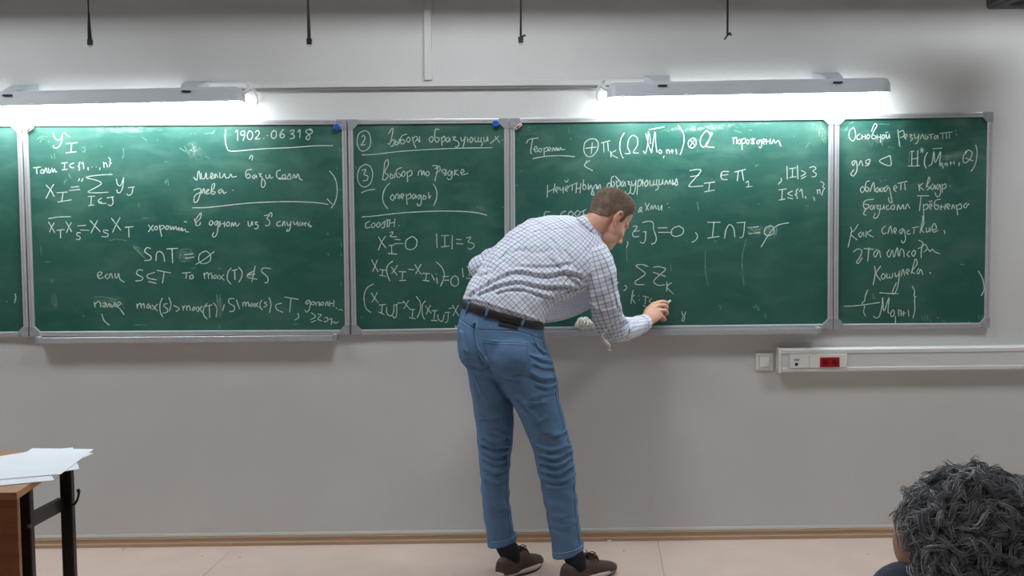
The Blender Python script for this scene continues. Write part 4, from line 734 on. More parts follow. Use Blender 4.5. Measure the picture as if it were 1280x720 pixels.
body.tube(ARML[0], [r*.75 for r in ARML[1]], 16); body.tube(FORL[0], [.03, .036, .033, .028], 16)
body.ball(at(727, 322, -.44), .055); body.ball(e0, .045)
# right hand, writing
K = [at(816.5, 380.5, -.062), at(820.5, 384, -.078), at(823.5, 389, -.088), at(825, 395, -.088)]
hand(body, Wr, K, [[at(825.5, 377.5, -.052), at(831, 377.5, -.036), at(834.5, 379.5, -.026)],
                   [at(829.5, 381.5, -.072), at(834, 384.5, -.05), at(831, 387, -.034)],
                   [at(831.5, 388, -.082), at(834, 392, -.06), at(828, 393, -.042)],
                   [at(829.5, 396.5, -.084), at(831, 400, -.066), at(825, 399.5, -.05)]],
     [at(808, 390, -.065), at(816, 382, -.042), at(825, 379, -.03), at(831.5, 378.5, -.024)], np.array([0, .6, 0]))
# left hand, holding the papers
KL = [hL+np.array(v) for v in ((.075, -.012, .018), (.08, -.014, -.002), (.078, -.012, -.022), (.07, -.008, -.04))]
hand(body, hL, KL, [[k+np.array((.034, .004, 0)), k+np.array((.05, .018, -.004)), k+np.array((.052, .036, -.004))] for k in KL],
     [hL+np.array((.04, .03, .035)), hL+np.array((.075, .036, .03)), hL+np.array((.1, .034, .018))], np.array([0, .5, 0]))
# feet inside the shoes
def footframe(heel, toe):
    a, b_ = atz(*heel, 0), atz(*toe, 0); return a, b_
SH = {'l': (atz(623.5, 725, 0), atz(679, 702, 0)), 'r': (atz(703, 733, 0), atz(774, 712, 0))}
for s, LG in (('l', LEGL), ('r', LEGR)):
    hl, te = SH[s]; d = te-hl; L_ = np.linalg.norm(d); d = nrm(d); 
    q = LG[-2]; anktop = (at(*q[0], q[2])+at(*q[1], q[2]))/2; ank = hl+d*.07+np.array([0, 0, .085])
    body.tube([anktop, ank+[0, 0, .02], hl+d*.06+np.array([0, 0, .05])], [.038, .028, .025], 16)
    body.tube([hl+d*.045+np.array([0, 0, .045]), hl+d*.12+np.array([0, 0, .05]), hl+d*.2+np.array([0, 0, .042]), hl+d*.265+np.array([0, 0, .038])], [.02, .024, .022, .014], 14)
bodyo = fuse(body, 'body', .0032, M['skin'], man, 5, .5)

# cylindrical cloth coordinates per limb, so that the check follows each sleeve and the back
def cyl_uv(o, bones):
    me = o.data; A = arr(o); nf = len(me.polygons); B = []
    for (a, b_, R, ref, bias) in bones:
        a, b_ = np.array(a), np.array(b_); t = nrm(b_-a); ref = np.array(ref, float); u = nrm(ref-t*(ref@t)); v = np.cross(t, u); B.append((a, b_, t, u, v, R, bias))
    lv = np.empty(len(me.loops), dtype=np.int64); me.loops.foreach_get('vertex_index', lv)
    ls = np.empty(nf, dtype=np.int64); me.polygons.foreach_get('loop_start', ls); lt = np.empty(nf, dtype=np.int64); me.polygons.foreach_get('loop_total', lt)
    fid = np.repeat(np.arange(nf), lt)
    cen = np.zeros((nf, 3)); np.add.at(cen, fid, A[lv]); cen /= lt[:, None]
    D = []
    for (a, b_, t, u, v, R, bias) in B:
        L_ = np.linalg.norm(b_-a); h = np.clip((cen-a)@t, 0, L_); D.append(np.linalg.norm(cen-a-h[:, None]*t, axis=1)-R-bias)
    which = np.argmin(np.array(D), 0); uv = np.zeros((len(lv), 2)); wl = which[fid]
    for i, (a, b_, t, u, v, R, bias) in enumerate(B):
        s = wl == i; P = A[lv[s]]-a; C = cen[fid[s]]-a
        th = np.arctan2(P@v, P@u); tc = np.arctan2(C@v, C@u); th = tc+(th-tc+np.pi) % (2*np.pi)-np.pi
        uv[s, 0] = th*R; uv[s, 1] = P@t
    l = me.uv_layers.new(name='UVMap'); l.data.foreach_set('uv', uv.ravel())
def segdist(A, P):
    best = np.full(len(A), 9.0)
    for i in range(len(P)-1):
        a, b_ = P[i], P[i+1]; d = b_-a; L2 = d@d+1e-12; t = np.clip(((A-a)@d)/L2, 0, 1); best = np.minimum(best, np.linalg.norm(A-a-t[:, None]*d, axis=1))
    return best
def bvh(o):
    me = o.data; return BVHTree.FromPolygons([v.co[:] for v in me.vertices], [p.vertices[:] for p in me.polygons])
def cast(T, px, py):
    h = T.ray_cast(Vector(CAM), Vector(ray(px, py)).normalized()); return (np.array(h[0]), np.array(h[1])) if h[0] is not None else (None, None)
def normals(o):
    a = np.empty(len(o.data.vertices)*3); o.data.vertices.foreach_get('normal', a); return a.reshape(-1, 3)
FOLD = 1.0
def folds(o, lines, noise=None):
    """cloth folds: each traced line becomes a crease with a soft ridge above it"""
    T = bvh(o); A = arr(o); N_ = normals(o); D = np.zeros(len(A)); fade_highlight = np.zeros(len(A))
    for (pts, wd, amp) in lines:
        P = catmull([np.array(p, float) for p in pts], 4); Q = [cast(T, *p)[0] for p in P]; Q = [q for q in Q if q is not None]
        if len(Q) < 2: continue
        m_ = (np.abs(A-np.mean(Q, 0)) < .3).all(1); ix = np.where(m_)[0]
        d = segdist(A[ix], Q); up = segdist(A[ix], [q+np.array([0, -.003, wd*1.5]) for q in Q])
        front = (N_[ix, 1] < .25)
        k = front*(-amp*np.exp(-(d/wd)**2)+amp*.9*np.exp(-(up/(wd*1.1))**2)); D[ix] += k*FOLD; fade_highlight[ix] += front*np.exp(-(up/wd)**2)*.5  # also marks ridges for highlights painted into the denim colour
    if noise is not None: D += noise(A, N_)
    setarr(o, A+N_*D[:, None]); return fade_highlight
# ---- jeans
jb = MB(); 
jb.loft(frame_pts(dense(PELVIS)))
for LG in (LEGL, LEGR): jb.loft(frame_pts(dense(LG), sup=2.1))
jb.ball(at(597, 437, -.585), (.082, .08, .095)); jb.ball(at(641, 446, -.645), (.10, .085, .10))
jeans = fuse(jb, 'jeans', .0045, M['denim'], man, 8, .5)
jl = []
for (pts, w_, a_) in [
    ([(603, 549), (615, 553), (636, 548)], .006, .004), ([(602, 558), (617, 563), (637, 560)], .006, .005), ([(603, 567), (618, 573), (634, 569)], .006, .004), ([(604, 577), (620, 582), (634, 578)], .006, .004), ([(605, 588), (618, 594), (635, 588)], .006, .003), ([(606, 601), (620, 606), (630, 604)], .006, .0025),
    ([(672, 560), (690, 566), (712, 559)], .006, .004), ([(674, 571), (695, 576), (714, 566)], .006, .005), ([(676, 581), (697, 585), (716, 574)], .006, .005), ([(677, 591), (699, 595), (717, 584)], .006, .005), ([(679, 602), (700, 606), (719, 596)], .007, .004), ([(681, 612), (703, 612), (719, 606)], .006, .003),
    ([(693, 548), (702, 546), (710, 540)], .006, .004), ([(668, 432), (676, 440), (686, 445)], .006, .004), ([(663, 445), (676, 452), (690, 454)], .006, .004), ([(668, 458), (680, 463), (693, 463)], .006, .004), ([(664, 470), (678, 477), (695, 475)], .007, .005), ([(672, 484), (684, 488), (697, 482)], .006, .004),
    ([(610, 455), (622, 478), (636, 500)], .010, .009), ([(590, 458), (600, 462), (612, 458)], .007, .005), ([(586, 462), (594, 478), (600, 495)], .008, .004), ([(648, 500), (662, 516), (672, 530)], .008, .004), ([(600, 520), (610, 524), (622, 522)], .007, .003), ([(612, 470), (628, 474), (648, 477)], .007, .003),
    ([(612, 640), (622, 646), (637, 642)], .007, .002), ([(690, 660), (705, 664), (720, 656)], .008, .002), ([(593, 408), (595, 425), (597, 440), (604, 455)], .007, .009)]:
    jl.append((pts, w_*1.15, a_*1.7))
for k in range(26):   # small random creases
    cx = [(608, 632), (600, 636), (676, 712), (650, 692)][k % 4]; yy = [rng.uniform(540, 660), rng.uniform(500, 620), rng.uniform(540, 660), rng.uniform(470, 540)][k % 4]
    x0 = rng.uniform(cx[0], cx[1]-12); L_ = rng.uniform(10, 22); sl0 = rng.uniform(-.35, .35)
    jl.append(([(x0, yy), (x0+L_/2, yy+sl0*L_/2+1.5), (min(x0+L_, cx[1]+4), yy+sl0*L_)], rng.uniform(.005, .009), rng.uniform(.002, .0045)))
def jn(A, N_): return .0016*np.sin(A[:, 2]*95+A[:, 0]*30+3*np.sin(A[:, 0]*20))*np.exp(-((A[:, 2]-.36)/.16)**2)+.0012*np.sin(A[:, 2]*60+A[:, 0]*50)
fd = folds(jeans, jl, jn)
A = arr(jeans)
base = .28+.25*np.exp(-((A[:, 2]-.85)/.12)**2)*0
base = base+.22*np.exp(-((A[:, 2]-.40)/.13)**2)
fa = jeans.data.attributes.new('fade_highlight', 'FLOAT', 'POINT'); fa.data.foreach_set('value', np.clip(base+fd*1.5, 0, 1.2))  # lighter knee band plus painted highlights on the fold ridges
JT = bvh(jeans)
def ribbon3(T, pts, wd, name, m, parent, off=.0015, n=6):
    P = catmull([np.array(p, float) for p in pts], n) if len(pts) > 2 else [np.array(pts[0])*(1-t)+np.array(pts[1])*t for t in np.linspace(0, 1, 12)]
    Q = []
    for p in P:
        h, nn = cast(T, *p)
        if h is not None: Q.append(h+nn*off)
    return MB().tube(Q, wd/2, 6).build(name, m, parent, True) if len(Q) > 2 else None
def patch(T, poly, name, m, parent, off=.003, n=10):
    """a piece of cloth lying on the surface, quad given by its four corners"""
    P = [np.array(p, float) for p in poly]; G = []
    for j in range(n+1):
        for i in range(n+1):
            u, v = i/n, j/n; p = (P[0]*(1-u)+P[1]*u)*(1-v)+(P[3]*(1-u)+P[2]*u)*v; h, nn = cast(T, *p)
            G.append((h, nn))
    ok = [g for g in G if g[0] is not None]
    if len(ok) < len(G):
        m0 = np.mean([g[0] for g in ok], 0); G = [g if g[0] is not None else (m0, np.array([0, -1., 0])) for g in G]
    k = len(G); V = [h+nn*off for h, nn in G]+[h-nn*.004 for h, nn in G]; Fc = []
    for j in range(n):
        for i in range(n):
            a = j*(n+1)+i; Fc += [(a, a+n+1, a+n+2, a+1), (k+a, k+a+1, k+a+n+2, k+a+n+1)]
    edge = [i for i in range(n+1)]+[(j+1)*(n+1)-1 for j in range(1, n+1)]+[n*(n+1)+i for i in range(n-1, -1, -1)]+[j*(n+1) for j in range(n-1, 0, -1)]
    for i in range(len(edge)): a, b2 = edge[i], edge[(i+1) % len(edge)]; Fc.append((a, b2, k+b2, k+a))
    o = mesh_obj(name, V, Fc, m, parent, True); return o
def fadeattr(o, v):
    f = o.data.attributes.new('fade_highlight', 'FLOAT', 'POINT'); f.data.foreach_set('value', [v]*len(o.data.vertices))
pk = patch(JT, [(602, 424), (660, 428), (661, 470), (614, 460)], 'back_pocket', M['denim'], jeans, .0022, 16); fadeattr(pk, .38)
for pts in ([(602, 424), (630, 427), (660, 428)], [(603, 427), (630, 430), (660, 431)], [(660, 428), (661, 450), (661, 470)], [(614, 460), (636, 467), (650, 474), (661, 470)]):
    ribbon3(bvh(pk), pts, .0022, 'stitching', M['seam'], pk, .0012)
pk2 = patch(JT, [(574, 412), (580, 413), (587, 444), (579, 440)], 'back_pocket', M['denim'], jeans, .0022, 6); fadeattr(pk2, .38)
for pts, m_ in [([(594, 402), (592, 412), (594, 425), (598, 437), (606, 450)], 'seamdark'), ([(574, 398), (594, 410), (620, 412), (650, 414), (678, 424)], 'seamdark'), ([(575, 400), (594, 412), (620, 414), (650, 416), (678, 426)], 'seam'),
                ([(663, 415), (670, 430), (680, 445)], 'seamdark'), ([(672, 430), (676, 440), (690, 436)], 'seam'),
                ([(676, 420), (690, 460), (694, 490), (702, 525), (712, 560), (716, 590), (719, 640), (724, 680)], 'seamdark'),
                ([(634, 545), (633, 590), (634, 630), (638, 668)], 'seamdark'), ([(596, 402), (595, 425), (601, 440)], 'seam')]:
    ribbon3(JT, pts, .0024, 'seam', M[m_], jeans, .0004)
for q in (LEGL[-1], LEGR[-1]):   # turned hems
    (lx, ly), (rx, ry) = q[0], q[1]; dx = rx-lx
    R = [((lx-.3, ly-8), (rx+.3, ry-8), q[2], q[3]+.001), ((lx-.8, ly-7.6), (rx+.8, ry-7.6), q[2], q[3]+.0035), ((lx-.8, ly-1), (rx+.8, ry-1), q[2], q[3]+.0035), ((lx-.3, ly+.8), (rx+.3, ry+.8), q[2], q[3])]
    h = MB().loft(frame_pts(R, 36, 2.1)).build('hem', M['denim'], jeans, True); fadeattr(h, .55)
    R2 = frame_pts([((lx-.9, ly-7.6), (rx+.9, ry-7.6), q[2], q[3]+.0045)], 36, 2.1)[0]; MB().tube(R2+[R2[0]], .0013, 5).build('stitching', M['seam'], h)
# ---- belt and loops
B = [((578.5, 373.5), (679, 402.5), -.55, .124, .03), ((577.8, 374.5), (680, 403), -.55, .126, .03), ((577, 383), (680, 411.5), -.55, .129, .03), ((577.5, 384), (679, 412), -.55, .126, .03)]
belt = MB().loft(frame_pts(B, 48), True).build('belt', M['belt'], man, True)
BT = bvh(belt)
for (a, b_) in (((587, 374), (582.5, 392)), ((611, 380), (606, 399)), ((657, 392), (652, 408))):
    T = BT; P = [(a[0]+(b_[0]-a[0])*t, a[1]+(b_[1]-a[1])*t) for t in np.linspace(0, 1, 8)]; Q = []
    for p in P:
        h1, n1 = cast(BT, *p); h2, n2 = cast(JT, *p); h = h1 if h1 is not None else h2
        if h is None: continue
        if h1 is not None and h2 is not None and h2[1] < h1[1]: h = h2
        Q.append(h+np.array([0, -.004, 0]))
    rings = []
    for q in Q: rings.append([q+np.array(v) for v in ((-.0055, 0, 0), (0, -.0012, 0), (.0055, 0, 0), (.0055, .0035, 0), (-.0055, .0035, 0))])
    o = MB().loft(rings).build('belt_loop', M['denim'], jeans); fadeattr(o, .75)
patch(JT, [(624, 401), (648, 407), (647, 412), (623, 407)], 'waist_label', M['belt'], jeans, .003, 5)
# ---- shirt
sb = MB(); sb.loft(frame_pts(dense(TORSO), 36, 2.25)); sb.loft(frame_pts(dense(ARMR), 24, 2.1)); sb.tube(catmull(FORER[0], 3), [float(v) for v in np.interp(np.linspace(0, 5, 16), range(6), FORER[1])], 22)
sb.tube(catmull(ARML[0], 3), [.07, .067, .063, .058, .055, .052, .05], 20); sb.tube(FORL[0], FORL[1], 20)
sb.ball(at(740, 322, -.46), (.07, .07, .07)); sb.ball(at(668, 296, -.36), (.08, .08, .08)); sb.ball(e0, .057); sb.ball(eL, .056); sb.ball(eL*.8+sL*.2, .06)
shirt = fuse(sb, 'shirt', .0045, M['plaid'], man, 8, .5)
# keep the neck opening clear
sl = [([(586, 370), (600, 361), (618, 351), (636, 343), (652, 341), (670, 345), (688, 346), (706, 342), (724, 346)], .0095, .015),
      ([(598, 369), (614, 362), (632, 356), (650, 354), (668, 358), (686, 361), (704, 360), (722, 362)], .0085, .013),
      ([(622, 367), (640, 363), (656, 364), (672, 369), (690, 374)], .007, .009), ([(650, 333), (668, 334), (690, 334), (712, 330)], .009, .007),
      ([(727, 360), (716, 350), (704, 338), (692, 326)], .008, .010), ([(730, 354), (724, 342), (716, 328), (708, 314)], .008, .008), ([(728, 364), (714, 364), (700, 370), (690, 380)], .007, .009),
      ([(732, 352), (730, 338), (728, 322), (736, 308)], .007, .006), ([(600, 345), (614, 340), (630, 326)], .012, .006), ([(650, 312), (672, 316), (690, 312)], .012, .004),
      ([(640, 300), (664, 291), (690, 287), (716, 285)], .003, .003),
      ([(764, 350), (767, 366), (771, 380), (776, 392)], .007, .009), ([(738, 382), (752, 392), (768, 390)], .008, .006), ([(766, 426), (772, 414), (779, 402)], .006, .010), ([(774, 426), (782, 414), (787, 402)], .006, .010), ([(783, 423), (789, 412), (793, 402)], .005, .008), ([(792, 418), (796, 410), (798, 402)], .004, .005),
      ([(756, 418), (764, 406), (776, 396)], .007, .007), ([(598, 326), (603, 333), (612, 334)], .006, .006), ([(594, 340), (600, 344), (608, 342)], .006, .006), ([(584, 375), (604, 379), (630, 388), (655, 396), (678, 404)], .005, .006),
      ([(690, 300), (700, 318), (704, 336)], .010, .005), ([(620, 325), (640, 315), (668, 310)], .012, .004)]
def sn(A, N_): return .0014*np.sin(A[:, 0]*70+A[:, 2]*45+2*np.sin(A[:, 1]*30))+.001*np.sin(A[:, 2]*110-A[:, 0]*60)
folds(shirt, sl, sn)
tb0, tb1 = (at(628, 388, -.55)), at(735, 288, -.38); ar0 = at(742, 318, -.48); 
cyl_uv(shirt, [(tb0, tb1, .16, (0, 1, 0), 0), (ar0, e0, .06, (0, 1, 0), .012), (e0, e3, .05, (0, 1, .3), .0), (sL, eL, .055, (0, 1, 0), -.005), (eL, hL, .05, (0, 1, 0), -.01)])
# cuff, collar, hanging hem at the waist
cdir = nrm(Wr-e2); 
def bandring(c, d, r0, r1, z0, z1, name, m, parent, tilt=None, n=32):
    a = nrm(np.cross(d, (0, 0, 1.0))); b_ = np.cross(d, a); rings = []
    for (r, z) in ((r0-.003, z0), (r0, z0), (r1, z1), (r1-.003, z1), (r0-.003, z0)):
        rings.append([c+d*z+(a*math.cos(t)+b_*math.sin(t))*r for t in np.arange(n)*2*math.pi/n])
    o = MB().loft(rings, False).build(name, m, parent, True); return o
cf = bandring(e3, cdir, .043, .039, -.028, .036, 'cuff', M['plaid'], shirt); cyl_uv(cf, [(e3-cdir*.1, e3+cdir*.1, .043, (0, 1, 0), 0)])
cfl = bandring(hL, nrm(hL-eL), .041, .04, -.03, .03, 'cuff', M['plaid'], shirt); cyl_uv(cfl, [(eL, hL, .043, (0, 1, 0), 0)])
# collar: stand and fall around the neck
cN = at(737, 288, -.375); dN = nrm(hp(0, -.03, -.03)-at(722, 304, -.40)); a = nrm(np.cross(dN, (0, 1.0, 0))); b_ = np.cross(dN, a); rings = []
for (r, z) in ((.063, .026), (.066, .030), (.078, .0), (.088, -.018), (.083, -.02), (.07, .0), (.063, .026)):
    rings.append([cN+dN*(z+.004*math.sin(2*t))+(a*math.cos(t)+b_*math.sin(t))*r for t in np.arange(40)*2*math.pi/40])
col = MB().loft(rings, False).build('collar', M['plaid'], shirt, True); cyl_uv(col, [(cN-dN*.1, cN+dN*.1, .075, (0, 1, 0), 0)])
# ---- hair
def haircond(L):
    x, y, z = L[..., 0], L[..., 1], L[..., 2]
    edge = np.interp(y, [-.12, -.075, -.045, -.03, -.005, .004, .018, .028, .05, .09], [-.048, -.05, -.035, .0, .008, -.018, -.02, .02, .055, .085])
    edge = edge+.0015*np.sin(y*500+x*300)
    near = np.sqrt(x**2+(y+.01)**2+(z-.03)**2) < .13
    return (z > edge) & near & ~((np.abs(x) > .0785) & (y > -.045) & (y < .01) & (z < .022))
BA = arr(bodyo); L = (BA-HC)@H3; msk = haircond(L)
bm = bmesh.new(); bm.from_mesh(bodyo.data); bm.verts.ensure_lookup_table()
bmesh.ops.delete(bm, geom=[v for v in bm.verts if not msk[v.index]], context='VERTS')
for v in bm.verts: v.co += v.normal*.0022
ex = bmesh.ops.extrude_face_region(bm, geom=bm.faces[:]); nv = [g for g in ex['geom'] if isinstance(g, bmesh.types.BMVert)]
for v in nv: v.co -= v.normal*.003
me = bpy.data.meshes.new('hair'); bm.to_mesh(me); bm.free(); me.materials.append(M['hair']); hair = bpy.data.objects.new('hair', me); COL.objects.link(hair); put(hair, man)
HN = normals(bodyo)[msk]; HV = BA[msk]; LV = L[msk]; ix = rng.integers(0, len(HV), 26000); V = []; Fc = []
for i in ix:
    p = HV[i]+rng.normal(0, .0012, 3); n_ = HN[i]; l = LV[i]
    top = np.clip((l[2]-.03)/.07, 0, 1); ln = (.004+.011*top)*(.7+.6*rng.random())
    d = nrm(n_*.8+H3@np.array([rng.normal(0, .3), .5+.2*rng.random(), -.1+.3*top])*(.7+.3*top)); s = nrm(np.cross(d, rng.normal(0, 1, 3)))*.0006
    k = len(V); V += [p-s, p+s, p+d*ln]; Fc.append((k, k+1, k+2))
st_ = mesh_obj('hair_strands', V, Fc, M['hairtip'], hair); st_['kind'] = 'stuff'
# ---- eyes, brows
for s in (-1, 1):
    e = MB().ball(hp(s*.031, .071, -.017), .0125, None, 14, 10).build('eye', M['eye'], man, True)
    MB().ball(hp(s*.031, .0795, -.020), (.0055, .0055, .0055), None, 12, 8).build('iris', M['iris'], e, True)
    mb = MB().tube([hp(s*.014, .094, .006), hp(s*.03, .094, .012), hp(s*.05, .076, .008)], [.002, .0035, .002], 6).build('eyebrow', M['brow'], man, True)
# ---- shoes and socks
def shoe(s):
    hl, te = SH[s]; d = nrm(te-hl); L_ = .292; sd = np.array([d[1], -d[0], 0]); o0 = hl
    lt = 1 if s == 'r' else -1
    def P(t, w_, z): return o0+d*t*(1.06 if s == 'r' else 1.0)+sd*w_*1.1+np.array([0, 0, z*1.2])
    def outline(k, n=40):
        pts = []
        for i in range(n):
            a = 2*math.pi*i/n; t = L_/2-L_/2*math.cos(a); f = t/L_
            w_ = (.033+.017*math.sin(min(1, max(0, (f-.25)/.7))*math.pi)**1.2)*min(1, math.sqrt(max(0, 1-((f-.16)/.16)**2)) if f < .16 else 1)*(math.sqrt(max(0, 1-((f-.72)/.28)**2)) if f > .72 else 1)
            sg = 1 if math.sin(a) >= 0 else -1
            pts.append((L_/2+(t-L_/2)*k, sg*w_*k+lt*.006*math.sin(f*math.pi)*-1))
        return pts
    def ring(k, z): 
        return [P(t, w_, z(t) if callable(z) else z) for t, w_ in outline(k)]
    root = MB().loft([ring(.93, .0005), ring(.985, .004), ring(1.0, .009)]).build('shoe_bottom', M['solebottom'])
    tz = lambda t: .022+.006*max(0, (t-.2)/.09)**2+.004*max(0, 1-t/.05)
    sole = MB().loft([ring(1.0, .0092), ring(1.03, .013), ring(1.03, tz), ring(.96, lambda t: tz(t)+.001)])
    so = sole.build('sole', M['sole'], None, True)
    # upper: cross sections along the foot
    up = MB(); secs = [(.004, .020, .064, .4), (.018, .031, .077, .3), (.045, .036, .078, .3), (.075, .037, .072, .35), (.105, .038, .076, .35), (.135, .040, .086, .45), (.16, .042, .081, .6), (.19, .045, .064, .8), (.215, .047, .053, .95), (.24, .045, .047, 1), (.262, .038, .042, 1), (.278, .027, .036, 1), (.288, .012, .028, 1)]
    rings = []
    for t, w_, h, rn in secs:
        r = []; n = 22; off = -lt*.006*math.sin(t/L_*math.pi)
        for k in range(n):
            a = math.pi*k/(n-1); x = math.cos(a)*w_*(1-(1-rn)*.35*math.sin(a)**2); z = .016+(h-.016)*math.sin(a)**(.55+.1*rn)
            r.append(P(t, x+off, z))
        r.append(P(t, off-w_*.5, .014)); r.append(P(t, off+w_*.5, .014)); rings.append(r)
    up.loft(rings); u = fuse(up, 'upper', .0035, M['shoe'], None, 4, .5)
    rt = thing('shoe', '', '', hl) 
    return rt, [root, so, u], P, lt
for s, LG in (('l', LEGL), ('r', LEGR)):
    hl, te = SH[s]; rt, parts, P, lt = shoe(s)
    bpy.data.objects.remove(rt)
    bot, so, u = parts; u.name = 'shoe'; put(u, man)
    bot.parent = u; so.parent = u; so.name = 'sole'; bot.name = 'outsole'
    # collar rim, quarter line, laces
    tg = [P(.125, -.02, .085), P(.125, .02, .085), P(.175, .018, .078), P(.175, -.018, .078)]
    MB().hexa([*[p-np.array([0, 0, .01]) for p in tg], *[p+np.array([0, 0, .004]) for p in tg]]).build('tongue', M['shoe'], u)
    for k in range(4):
        t = .132+k*.014; zz = .093-k*.0042
        MB().tube([P(t, -.024, zz-.01), P(t+.002, -.01, zz), P(t+.002, .01, zz), P(t, .024, zz-.01)], .0021, 6).build('lace', M['lace'], u, True)
    MB().tube(catmull([P(.138, 0, .092), P(.145, .018, .1), P(.158, .024, .092), P(.140, .002, .093), P(.146, -.018, .1), P(.158, -.024, .09), P(.142, 0, .092), P(.155, .028, .08), P(.165, .036, .066)], 4), .0019, 6).build('lace_bow', M['lace'], u, True)
    q = LG[-1]; ank = (at(*q[0], q[2])+at(*q[1], q[2]))/2; d = nrm(te-hl)
    k0 = hl+d*.075
    MB().tube(catmull([ank+[0, 0, .03], np.array([ank[0]*.4+k0[0]*.6, ank[1]*.4+k0[1]*.6, .12]), k0+np.array([0, 0, .1]), hl+d*.085+np.array([0, 0, .06])], 3), [.044]*7+[.042]*3, 20).build('sock', M['sock'], man, True)

# ---- chalk, rag, papers
c = at(835.5, 377.5, -.03); e = at(838, 376, -.0175)
tag(MB().tube([c+(c-e)*.5, e], .0048, 12).build('chalk_stick', M['chalk']), 'white chalk stub in the fingers of the writing hand', 'chalk')
p0 = at(735, 410, -.05); zt = TZ3
rg = MB(); 
for i in range(30):
    a = rng.random()*6.28; c0 = np.array([p0[0]+rng.normal(0, .014), -.048+rng.normal(0, .006), zt+.016+rng.random()*.045]); rg.ball(c0, (.014+.008*rng.random(), .011, .012+.006*rng.random()), Matrix_rot if False else None, 10, 8)
rgo = fuse(rg, 'crumpled_rag', .002, M['cloth'], None, 2, .5)
A = arr(rgo); N_ = normals(rgo); D = .0025*np.sin(A[:, 0]*420+A[:, 2]*300+3*np.sin(A[:, 2]*160))+.002*np.sin(A[:, 2]*700-A[:, 0]*350); setarr(rgo, A+N_*D[:, None])
tag(rgo, 'crumpled white rag lying on the chalk tray beside the writing elbow', 'cloth')
t0 = at(757, 424, -.075)
rw = MB().tube(catmull([at(752, 411, -.05)+[0, 0, .0], at(754, 418, -.082), at(757, 427, -.084), at(762, 432, -.088), at(760, 437, -.086), at(764, 438, -.084)], 3), [.009, .0095, .009, .009, .009, .008, .008, .008, .007, .006, .005, .0045, .004, .0035, .003, .003], 8)
ro = rw.build('rag_corner', M['cloth'], None, True); ro.name = 'hanging_corner'; ro.parent = rgo
def heldsheet(z, off, lab):
    P = [at(664, 352, -.23+off), at(736, 350, -.27+off), at(741, 384, -.30+off), at(680, 404, -.26+off)]
    P = [p+np.array([0, 0, z]) for p in P]; n = 12; V = []; uvs = []
    for j in range(n+1):
        for i in range(n+1):
            u, v = i/n, j/n; p = (P[0]*(1-u)+P[1]*u)*(1-v)+(P[3]*(1-u)+P[2]*u)*v
            p = p+np.array([0, .03*math.sin(u*math.pi)*v, -.018*math.sin(u*math.pi)*v]); V.append(p); uvs.append((u, v))
    k = len(V); V2 = [v+np.array([0, .0006, .0]) for v in V]; Fc = []
    for j in range(n):
        for i in range(n):
            a = j*(n+1)+i; Fc += [(a, a+n+1, a+n+2, a+1), (k+a, k+a+1, k+a+n+2, k+a+n+1)]
    edge = [i for i in range(n+1)]+[(j+1)*(n+1)-1 for j in range(1, n+1)]+[n*(n+1)+i for i in range(n-1, -1, -1)]+[j*(n+1) for j in range(n-1, 0, -1)]
    for i in range(len(edge)): a, b2 = edge[i], edge[(i+1) % len(edge)]; Fc.append((a, b2, k+b2, k+a))
    o = mesh_obj('printed_sheet', V+V2, Fc, M['print'], None, True); l = o.data.uv_layers.new(name='UVMap')
    l.data.foreach_set('uv', np.array([uvs[lp.vertex_index % k] for lp in o.data.loops]).ravel()); tag(o, lab, 'paper')
heldsheet(0, 0, 'curved printed paper sheet held under the chest of the bent man')

# ================================================================= SEATED PERSON, LOWER RIGHT
YS = -3.72; hc = at(1215, 697, YS)
sit = thing('person', 'seated person with curly grey hair seen from behind in the lower right corner', 'person', (hc[0]+.03, YS-.12, 0))
hx, hy, hz = hc
sbm = MB()
sbm.ball((hx, hy, hz+.005), (.076, .096, .098), None, 24, 16); sbm.ball((hx, hy+.05, hz-.06), (.058, .05, .07), None, 16, 12); sbm.ball((hx-.060, hy+.02, hz+.015), (.040, .05, .05)); sbm.ball((hx, hy+.085, hz-.115), (.024, .02, .02)); sbm.tube([(hx, hy+.085, hz-.01), (hx, hy+.112, hz-.045)], [.01, .013], 10)
sbm.tube([(hx-.022, hy+.09, hz-.075), (hx+.022, hy+.09, hz-.075)], .008, 8)
for s in (-1, 1): sbm.ball((hx+s*.078, hy+.0, hz-.01), (.008, .017, .03)); 
sbm.tube([(hx, hy-.01, hz-.03), (hx+.01, hy-.03, hz-.14), (hx+.02, hy-.05, hz-.2)], [.055, .055, .07], 18)
tz0 = hz-.2
shl = [(hx-.17, hy-.06, hz-.215), (hx+.21, hy-.06, hz-.215)]
seat_z = max(.44, hz-.80)
hipc = np.array([hx+.02, hy-.16, seat_z+.11])
sbm.tube([(hx+.02, hy-.06, hz-.24), (hx+.02, hy-.09, hz-.42), tuple(hipc)], [.13, .13, .13], 22)
sbm.tube(shl, .055, 16)
arms = []
